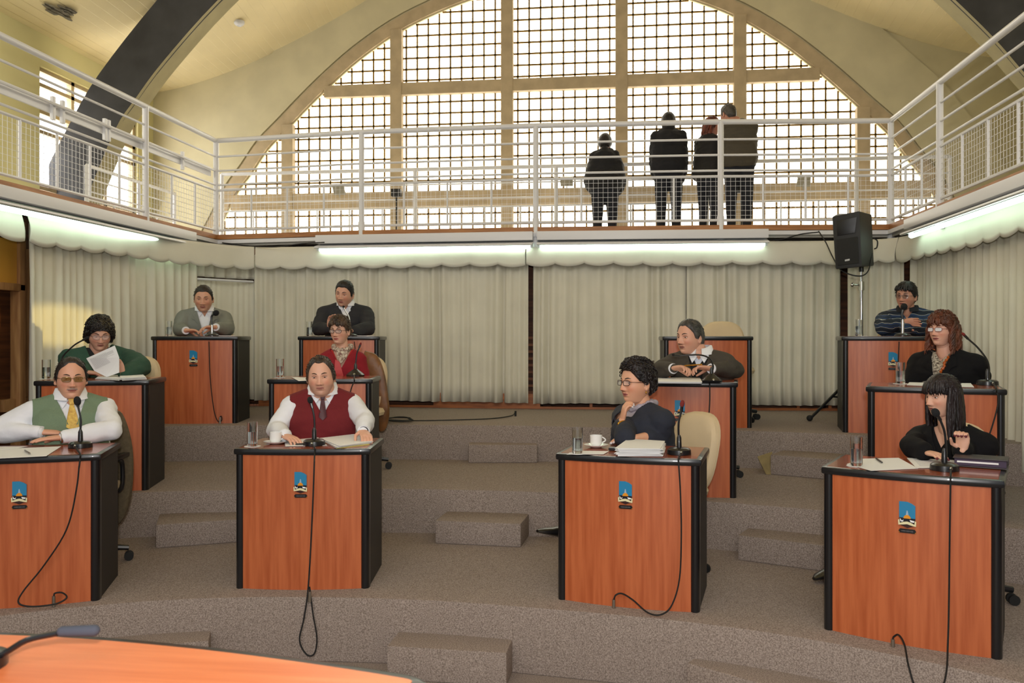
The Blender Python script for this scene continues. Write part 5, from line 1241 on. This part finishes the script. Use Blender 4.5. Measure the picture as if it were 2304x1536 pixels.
# --- C: woman, chin on hand
def dC(b):
    nv = cloth('navy_jacket_cloth', (38, 42, 54)); gm = cloth('lilac_scarf', (168, 160, 172), bump=.4, bscale=60)
    b.garment('blouse', gm, .010, 0, neckcut=.012, wr_=.006); b.garment('jacket', nv, .026, .52, vneck=(.07, .3), neckcut=.0, wr_=.006)
    mb = MB(); mb.tube(spline([b.N+b.tx*.075*cos(a)+b.ty*.075*sin(a)+b.up*(.012-.03*max(0, -sin(a))) for a in [2*pi*k/10 for k in range(11)]], 4), [.018+.005*sin(k*1.3) for k in range(41)], 10); mb.build('scarf', gm, b.root)
    b.legs(C_trou, C_shoe); b.spectacles(mat('brown_rim', (58, 30, 28), .3), clear_lens())
    for s, n in ((-1, 5),):
        d = (b.wr[s]-b.el[s]).normalized(); mb = MB()
        for k in range(n):
            c = b.wr[s]-d*(.035+.009*k); u = d.orthogonal().normalized(); v = d.cross(u); mb.tube([c+u*.033*cos(a)+v*.033*sin(a)+d*.004*sin(a+k) for a in [2*pi*q/20 for q in range(21)]], .0026, 6)
        mb.build('gold_bangles', M_gold, b.root)
    mb = MB(); mb.ell(b.H4@Vector((.080, .010, -.052)), (.005, .005, .007)); mb.build('earring', M_gold, b.root)
person(dict(label='woman with dark curly hair and glasses resting her chin on her hand, gold bangles', C=(1432, 861, 4.98), hs=1.0, hyaw=-52, hpitch=-2, tyaw=-56, tier=T1, fem=True, sw=.185, chest=1.12, belly=1.25, arm=1.12, neck=.052, fat=.4, skin=(222, 166, 134), hair=(36, 26, 26), lips=(160, 80, 84), lean=.04, rimr=.0022, hand=.92, neckl=.3,
    hairline=[(0, .07), (30, .068), (50, .045), (66, .02), (80, .008), (96, -.005), (110, -.03), (140, -.06), (180, -.07)], hthick=.022, htop=.012, hnoise=.008, curls=(260, .016, .012), foot={-1: ((1390, 4.75, .93), (1282, 4.74, .66))}, footdir={-1: (0, 1, .30), 1: (0, 1, 0)},
    L=dict(e=(1406, 4.70, T1+DT+.04), w=(1400, 4.82, 1.245), d=(.25, -.05, 1), n=(.3, -.9, .0), ts=1, curl=.95, spread=.5, sh=(.02, -.03, 0)), R=dict(e=(1486, 4.86, 1.15), w=(1430, 4.74, T1+DT+.03), d=(-.5, .8, 0), curl=.4), nails=(232, 226, 230), dress=dC))
# --- D: long dark hair
def dD(b):
    b.garment('top', C_blk, .016, 0, vneck=(.06, .10), neckcut=-.0, wr_=.004); b.garment('jacket', C_blk, .028, .96, vneck=(.065, .16), neckcut=.0, wr_=.006); b.legs(C_trou, C_shoe)
    mb = MB()
    mb.ell(b.H4@Vector((.083, .008, -.046)), (.005, .005, .005)); mb.build('earring', M_silver, b.root)
person(dict(label='woman with long straight dark hair and fringe in a black jacket, turned left', C=(2121, 892, 4.42), hs=.88, hyaw=-48, hpitch=2, tyaw=-22, tier=T1, fem=True, sw=.160, chest=.98, belly=1.0, arm=.88, neck=.048, skin=(226, 176, 150), hair=(38, 26, 28), lips=(150, 84, 80), hrough=.35, hand=.95, nx=.0, neckl=1.2,
    hairline=[(0, .05), (35, .045), (55, .025), (72, .010), (84, .012), (98, -.01), (112, -.04), (140, -.08), (180, -.09)], hthick=.014, htop=.008, hnoise=.002, fringe=(40, .018), locks=(120, .34, (64, 178), .003), foot={-1: ((1960, 4.6, .85), (1885, 4.82, .435))}, footdir={-1: (-.2, 1, 0), 1: (0, 1, 0)},
    L=dict(e=(2050, 4.32, 1.17), w=(2085, 4.16, T1+DT+.03), d=(.8, .5, 0), curl=.3), R=dict(e=(2168, 4.34, 1.15), w=(2166, 4.08, 1.175), d=(.02, .05, 1), n=(.1, 1, .1), ts=-1, curl=1.25, spread=.6), nails=(96, 20, 34), dress=dD))
# --- F: woman in green
def dF(b):
    gc = cloth('green_cardigan', (46, 78, 62)); dk = cloth('dark_top', (24, 26, 28)); b.garment('top', dk, .012, 0, vneck=(.06, .10), neckcut=.0); b.garment('cardigan', gc, .030, .95, vneck=(.085, .24), neckcut=.0, wr_=.007); b.legs(C_trou, C_shoe); b.spectacles(mat('thin_silver_rim', (150, 140, 140), .3, metal=1), clear_lens(), 'oval')
person(dict(label='woman with bushy dark curly hair in a green cardigan reading a printed page', C=(224, 752, 6.4), hs=.94, hyaw=6, hpitch=14, tyaw=2, tier=T2, fem=True, sw=.195, chest=1.3, belly=1.5, arm=1.35, neck=.064, fat=1.2, skin=(216, 164, 140), hair=(26, 19, 19), lips=(150, 84, 76), lid=.5, neckl=.2, rimr=.001,
    hairline=[(0, .05), (30, .045), (50, .025), (66, .01), (78, -.03), (96, -.06), (120, -.075), (180, -.085)], hthick=.030, htop=.010, hnoise=.012, hfreq=30, curls=(420, .018, .013),
    L=dict(e=(170, 6.35, 1.50), w=(196, 6.16, T2+DT+.03), d=(.8, .5, -.1), curl=.5), R=dict(e=(318, 6.35, 1.5), w=(276, 6.12, T2+DT+.02), d=(-.35, .1, 1), n=(-.6, .6, .1), curl=.7), dress=dF))
pz_ = 6.02
Q = [W(194, 806, pz_), W(258, 777, pz_), W(268, 804, pz_-.02), W(268, 838, pz_), W(240, 848, pz_), W(212, 834, pz_)]
mb = MB(); mb.prism(Q, (0, .002, 0)); pg = mb.build('printed_page', M_paper, None, smooth=False); recenter(pg); tag(pg, 'printed page held up by the woman in green', 'paper')
mb = MB()
for k in range(14):
    a = W(202+k*.95, 808+k*1.7, pz_-.012); q = W(202+k*.95+52-k*.2, 808+k*1.7-23, pz_-.012); c2 = a.lerp(q, .98 if k % 5 else .7); w2 = Vector((0, 0, -.0013)); mb.add([a, c2, c2+w2, a+w2], [(0, 1, 2, 3)])
mb.build('printed_lines', M_ink, pg, smooth=False, wl=True)
# --- G: red cardigan
def dG(b):
    rc = cloth('red_cardigan', (140, 20, 34)); sc = mat('patterned_scarf', (214, 204, 182), .9, color2=(120, 84, 78), vscale=70, bump=.3, bscale=50)
    b.garment('top', cloth('bright_red_top', (176, 40, 40)), .012, 0, vneck=(.07, .15), neckcut=.0); b.garment('cardigan', rc, .024, .95, vneck=(.08, .13), neckcut=-.01)
    mb = MB(); mb.tube(spline([b.N+b.tx*.068*cos(a)+b.ty*.068*sin(a)+b.up*(.03-.03*max(0, -sin(a))) for a in [2*pi*k/10 for k in range(11)]], 4), [.017+.005*sin(k*1.7) for k in range(41)], 10); mb.build('scarf', sc, b.root)
    b.flap('scarf_end', [(-.04, .01), (.05, .01), (.045, -.05), (.0, -.105), (-.03, -.06)], sc, .02, .02)
    b.flap('red_scarf_end', [(-.045, -.07), (-.01, -.09), (.02, -.2), (-.03, -.21), (-.05, -.15)], cloth('red_silk', (186, 44, 40), rough=.5), .03, .01)
    b.legs(C_trou, C_shoe); b.spectacles(mat('two_tone_rim', (64, 40, 40), .3), clear_lens())
person(dict(label='woman with short hair and glasses in a red cardigan and patterned scarf', C=(765, 744, 6.62), hs=.88, hyaw=-26, hpitch=2, tyaw=-6, tier=T2, fem=True, sw=.120, chest=.85, belly=.85, arm=.9, neck=.044, skin=(226, 176, 150), hair=(88, 66, 48), lips=(180, 96, 92), rimr=.0026, neckl=1.0,
    hairline=[(0, .056), (25, .05), (45, .045), (62, .03), (72, -.006), (82, .008), (98, -.01), (115, -.045), (180, -.07)], hthick=.018, htop=.008, hnoise=.010, curls=(120, .01, .012), fringe=(16, .04),
    L=dict(e=(724, 6.66, 1.36), w=(748, 6.55, 1.25), nohand=True), R=dict(e=(820, 6.66, 1.36), w=(800, 6.55, 1.25), nohand=True), dress=dG))
# --- K: grey-haired man
def dK(b):
    bt = cloth('brown_blazer', (70, 64, 56), bscale=260); sw_ = cloth('black_sweater', (20, 21, 25)); b.garment('shirt', cloth('pale_blue_shirt', (206, 214, 230)), .010, 0, neckcut=.0, vneck=(.04, .05)); b.garment('sweater', sw_, .018, 0, vneck=(.06, .10), neckcut=-.002)
    b.collar('shirt_collar', C_white, .006, .05)
    for s in (-1, 1): b.flap('collar_wing', [(s*.010, -.025), (s*.058, .015), (s*.07, -.02), (s*.042, -.07)], C_white, .024)
    b.garment('blazer', bt, .032, .95, vneck=(.085, .34), neckcut=.004, wr_=.006); lapels(b, bt, .034, .30, .075); b.legs(C_trou, C_shoe)
    cuff(b, -1, C_white); cuff(b, 1, C_white)
    a = b.wr[-1]+b.tx*.085+b.up*.022-b.ty*.03; c = b.wr[1]-b.tx*.06+b.up*.03-b.ty*.03; mb = MB(); mb.tube([a, c], .0045, 8); mb.build('held_pen', M_gold, b.root)
    mb = MB(); 
    c_, yy = b.surf_y(.115, -.10, .045); p = Vector((c_.x, c_.y, 0))+b.tx*.115+b.up*(b.N.z-.10)-b.ty*(yy+.006); mb.ell(p, (.007, .004, .009)); mb.build('lapel_pin', M_silver, b.root)
person(dict(label='grey-haired man in a brown blazer holding a pen and looking left', C=(1552, 759, 6.02), hs=1.0, hyaw=-42, hpitch=0, tyaw=-10, tier=T2, sw=.188, chest=1.12, belly=1.15, arm=1.02, neck=.060, fat=.5, jaw=.6, skin=(218, 164, 138), hair=(84, 80, 76), browc=(60, 52, 46), lips=(156, 96, 86), lean=.14, nose=1.15, nx=.045, neckl=-.1,
    hairline=[(0, .078), (20, .082), (35, .072), (52, .055), (68, .03), (78, -.01), (90, -.012), (100, 0), (118, -.05), (140, -.085), (180, -.09)], hthick=.014, hgrow=.03, hnoise=.003,
    L=dict(e=(1484, 5.98, T2+DT+.05), w=(1514, 5.80, T2+DT+.07), d=(.75, .35, .12), n=(.1, .3, -1), curl=.85, spread=.7), R=dict(e=(1656, 6.02, T2+DT+.05), w=(1601, 5.78, T2+DT+.07), d=(-.75, .35, .1), n=(-.1, .3, -1), curl=.85, spread=.7), dress=dK))
# --- L: auburn curly hair
def dL(b):
    b.garment('blouse', mat('leopard_blouse', (206, 196, 176), .8, color2=(70, 54, 44), vscale=90), .012, 0, vneck=(.05, .06), neckcut=.0); b.garment('jacket', C_blk, .030, .95, vneck=(.07, .26), neckcut=.002, wr_=.006); lapels(b, C_blk, .034, .24, .065)
    mb = MB(); pts = []
    for k in range(15):
        u = k/14; zz = -.02-.26*u; c_, yy = b.surf_y(.012, zz, .03); pts.append(Vector((c_.x, c_.y, 0))+b.tx*(.05*(1-u)+.006*sin(k*2))+b.up*(b.N.z+zz)-b.ty*(yy+.012))
    mb.tube(spline(pts, 3), [.005+.003*(k % 3) for k in range(43)], 7); mb.build('amber_necklace', mat('amber_beads', (176, 84, 24), .3), b.root)
    b.legs(C_trou, C_shoe); b.spectacles(mat('maroon_rim', (120, 60, 66), .25), mat('glare_lens', (246, 248, 252), .12, alpha=.82))  # white glare on the glasses is put into the lens colour
person(dict(label='woman with curly auburn hair and glasses in a black jacket with an amber necklace', C=(2121, 742, 5.68), hs=.90, hyaw=-34, hpitch=-2, tyaw=-22, tier=T2, fem=True, sw=.180, chest=1.1, belly=1.15, arm=1.05, neck=.052, fat=.5, skin=(228, 174, 150), hair=(112, 58, 34), lips=(160, 84, 84), rimr=.0018, neckl=.9,
    hairline=[(0, .048), (30, .04), (50, .025), (66, .005), (76, -.04), (96, -.07), (130, -.09), (180, -.1)], hthick=.026, htop=.004, hnoise=.008, fringe=(24, .028), curls=(160, .012, .012), locks=(110, .20, (70, 178), .012),
    L=dict(e=(2044, 5.75, 1.37), w=(2095, 5.62, 1.27), nohand=True), R=dict(e=(2212, 5.7, 1.37), w=(2160, 5.58, 1.27), nohand=True), dress=dL))
# --- E: grey suit
def dE(b):
    gs = cloth('grey_suit_cloth', (128, 130, 122)); b.garment('shirt', C_white, .012, 0, vneck=(.035, .07), neckcut=.0); b.collar('shirt_collar', C_white, .006, .045)
    for s in (-1, 1): b.flap('collar_wing', [(s*.020, -.03), (s*.058, .012), (s*.072, -.02), (s*.050, -.075)], C_white, .020)
    b.garment('suit_jacket', gs, .030, .93, vneck=(.08, .30), neckcut=.004, wr_=.005); lapels(b, gs, .034, .28, .072); b.legs(C_trou, C_shoe); cuff(b, -1, C_white); cuff(b, 1, C_white)
person(dict(label='man in a light grey suit and open white shirt, hands folded on the desk', C=(458, 671, 8.12), hs=1.04, hyaw=-6, hpitch=10, tyaw=2, tier=T3, sw=.185, chest=1.12, belly=1.1, arm=1.15, neck=.062, fat=.5, jaw=.8, skin=(216, 162, 134), hair=(44, 34, 28), lips=(160, 96, 86), lid=.5, stubble=.15, hairline=SHORT, hthick=.008, hnoise=.001, lean=.18, neckl=.0,
    L=dict(e=(404, 8.02, T3+DT+.05), w=(418, 7.80, T3+DT+.04), d=(.8, .35, -.02), n=(0, .2, -1), curl=.55), R=dict(e=(512, 8.02, T3+DT+.05), w=(486, 7.80, T3+DT+.07), d=(-.85, .3, .0), n=(0, .2, -1), curl=.6), dress=dE))
# --- H: dark sweater
def dH(b):
    cs_ = cloth('charcoal_sweater', (44, 44, 48)); b.garment('shirt', C_white, .012, 0, vneck=(.035, .05), neckcut=.0); b.collar('shirt_collar', C_white, .006, .045)
    for s in (-1, 1): b.flap('collar_wing', [(s*.018, -.03), (s*.056, .015), (s*.068, -.02), (s*.044, -.07)], C_white, .024)
    b.garment('sweater', cs_, .026, .98, vneck=(.065, .16), neckcut=-.002, wr_=.006); b.legs(C_trou, C_shoe)
person(dict(label='dark-haired man in a charcoal sweater leaning on the desk, looking left', C=(775, 661, 8.3), hs=1.03, hyaw=-22, hpitch=8, hroll=6, tyaw=-2, tier=T3, sw=.200, chest=1.15, belly=1.15, arm=1.2, neck=.060, fat=.4, jaw=.7, skin=(216, 164, 138), hair=(28, 22, 22), lips=(160, 92, 86), stubble=.2, lid=.3, hairline=SHORT, hthick=.010, htop=.006, hnoise=.002, lean=.2, neckl=-.1,
    L=dict(e=(716, 8.2, T3+DT+.06), w=(742, 8.0, T3+DT+.06), d=(.1, .2, .6), n=(.5, .8, 0), curl=.5), R=dict(e=(829, 8.2, T3+DT+.06), w=(795, 7.98, T3+DT+.04), d=(-.9, .2, 0), curl=.4), dress=dH))
# --- J: striped sweater
def striped():
    m = mat('striped_knit', (30, 44, 60), .9, bump=.2, bscale=300); nt = m.node_tree; b = nt.nodes['Principled BSDF']; tc = nt.nodes.new('ShaderNodeTexCoord'); wv = nt.nodes.new('ShaderNodeTexWave'); wv.bands_direction = 'Z'; wv.wave_type = 'BANDS'
    wv.inputs['Scale'].default_value = 4.2; wv.inputs['Distortion'].default_value = 1.6; wv.inputs['Detail'].default_value = 1; wv.inputs['Detail Scale'].default_value = 2.5; nt.links.new(tc.outputs['Object'], wv.inputs[0])
    cr = nt.nodes.new('ShaderNodeValToRGB'); e = cr.color_ramp.elements; e[0].position = 0; e[0].color = lin((24, 34, 48)); e[1].position = 1; e[1].color = lin((30, 50, 72))
    for p, c in ((.42, (24, 34, 48)), (.45, (206, 206, 204)), (.51, (206, 206, 204)), (.54, (30, 56, 70)), (.80, (26, 44, 66)), (.82, (52, 78, 140)), (.88, (52, 78, 140)), (.9, (26, 38, 54))):
        q = e.new(p); q.color = lin(c)
    cr.color_ramp.interpolation = 'LINEAR'; nt.links.new(wv.outputs[0], cr.inputs[0]); nt.links.new(cr.outputs[0], b.inputs['Base Color']); return m
def dJ(b):
    st_ = striped(); b.garment('sweater', st_, .026, 1.0, vneck=(.05, .08), neckcut=.0, wr_=.006); b.collar('dark_collar', cloth('dark_collar_knit', (26, 28, 34)), .010, .04); b.legs(C_trou, C_shoe); b.spectacles(mat('thin_silver_rim', (150, 140, 140), .3, metal=1), mat('smoke_lens', (70, 60, 60), .1, alpha=.4), 'oval')
person(dict(label='dark-haired man in glasses and a blue and white striped sweater with folded arms', C=(2039, 666, 7.32), hs=.95, hyaw=-22, hpitch=2, hroll=4, tyaw=-4, tier=T3, sw=.185, chest=1.12, belly=1.15, arm=1.2, neck=.056, fat=.3, skin=(204, 148, 122), hair=(26, 21, 22), lips=(140, 80, 74), rimr=.0012, lean=.14, neckl=.3,
    hairline=[(0, .062), (25, .056), (45, .05), (60, .03), (74, .0), (84, -.01), (98, -.015), (115, -.05), (180, -.075)], hthick=.016, htop=.006, hnoise=.004, fringe=(18, .044),
    L=dict(e=(1988, 7.2, T3+DT+.06), w=(2030, 7.02, T3+DT+.10), d=(1, .1, .05), n=(0, .9, -.2), curl=.4, sh=(0, 0, 0)), R=dict(e=(2088, 7.2, T3+DT+.06), w=(2036, 6.98, T3+DT+.05), d=(-1, .1, .0), n=(0, -.9, -.2), curl=.4, nohand=True), dress=dJ))
# --- gallery visitors
def coat(col, name, inf=.04, hem=.12):
    def f(b):
        m = cloth(name, col); b.garment('coat', m, inf, 1.0, neckcut=.075, wr_=.010, voxel=.013, hem=b.Hc.z-hem); b.legs(cloth('dark_jeans', (26, 28, 38)), C_shoe, False)
        if name == 'black_jacket_cloth':
            mb = MB(); mb.capsule(b.N+b.up*.0, b.C+b.up*.01, .085, .088); mb.ell(b.C+b.up*.035, (.086, .098, .095)); v, f_ = remesh(mb, .010, 3); rawmesh('hood', v, f_, m, b.root)
    return f
def dP1(b): coat((26, 26, 30), 'black_parka', .05, .14)(b); mb = MB(); mb.capsule(b.N+b.ty*.06+b.up*.0, b.N+b.ty*.05+b.up*.02, .06, .05); v, f = remesh(mb, .012, 2); rawmesh('hood', v, f, cloth('black_parka', (26, 26, 30)), b.root)
BK = dict(back=True, stand=True, tier=GZ-.02, skin=(190, 134, 112), hair=(34, 28, 28), tl=.48)
HB = [(0, .07), (40, .06), (60, .03), (75, -.03), (95, -.05), (130, -.075), (180, -.085)]
person({**BK, **dict(label='short dark-coated person with short hair, leftmost of the four visitors at the window', C=(1361, 323, 11.0), hs=.98, hyaw=180, hpitch=6, tyaw=178, fem=False, sw=.120, chest=1.05, belly=1.45, arm=1.35, tl=.44, hairline=HB, hthick=.022, leg=1.1, neckl=.1,
    L=dict(e=(1328, 11.0, 3.74), w=(1336, 11.15, 3.62), nohand=True), R=dict(e=(1396, 11.0, 3.74), w=(1390, 11.15, 3.62), nohand=True), dress=dP1)})
person({**BK, **dict(label='tall person in a black jacket and dark cap, second from left at the window', C=(1504, 276, 10.75), hs=1.0, hyaw=182, hpitch=4, tyaw=180, hood=True, sw=.150, chest=1.1, belly=1.2, arm=1.3, hairline=[(0, .02), (60, .01), (90, -.03), (180, -.08)], hthick=.020, hair=(20, 20, 24), leg=1.1, neckl=.2,
    L=dict(e=(1474, 10.75, 3.92), w=(1478, 10.9, 3.74), nohand=True), R=dict(e=(1536, 10.75, 3.92), w=(1532, 10.9, 3.74), nohand=True), dress=coat((24, 24, 30), 'black_jacket_cloth', .042, .14))})
person({**BK, **dict(label='red-haired woman in a dark coat between the tall visitors at the window', C=(1602, 284, 10.6), hs=.97, hyaw=100, hpitch=4, tyaw=135, back=False, fem=True, sw=.120, arm=1.2, hair=(126, 58, 32), hairline=HB, hthick=.014, locks=(50, .16, (90, 178), .006), leg=.95, neckl=.2,
    L=dict(e=(1572, 10.7, 3.9), w=(1592, 10.5, 3.84)), R=dict(e=(1612, 10.5, 3.95), w=(1606, 10.4, 3.8)), dress=coat((34, 32, 32), 'charcoal_coat', .03, .12))})
person({**BK, **dict(label='tall grey-haired man in an olive-brown jacket, rightmost of the visitors at the window', C=(1638, 258, 10.35), hs=1.03, hyaw=-140, hpitch=8, tyaw=178, back=False, sw=.150, chest=1.1, belly=1.2, arm=1.3, hair=(88, 82, 78), hairline=SHORT, hthick=.010, leg=1.1, nx=-.09, neckl=.1,
    L=dict(e=(1636, 10.4, 3.95), w=(1640, 10.55, 3.76), nohand=True), R=dict(e=(1680, 10.35, 3.95), w=(1676, 10.5, 3.72), nohand=True), dress=coat((74, 68, 58), 'olive_jacket', .035, .16))})
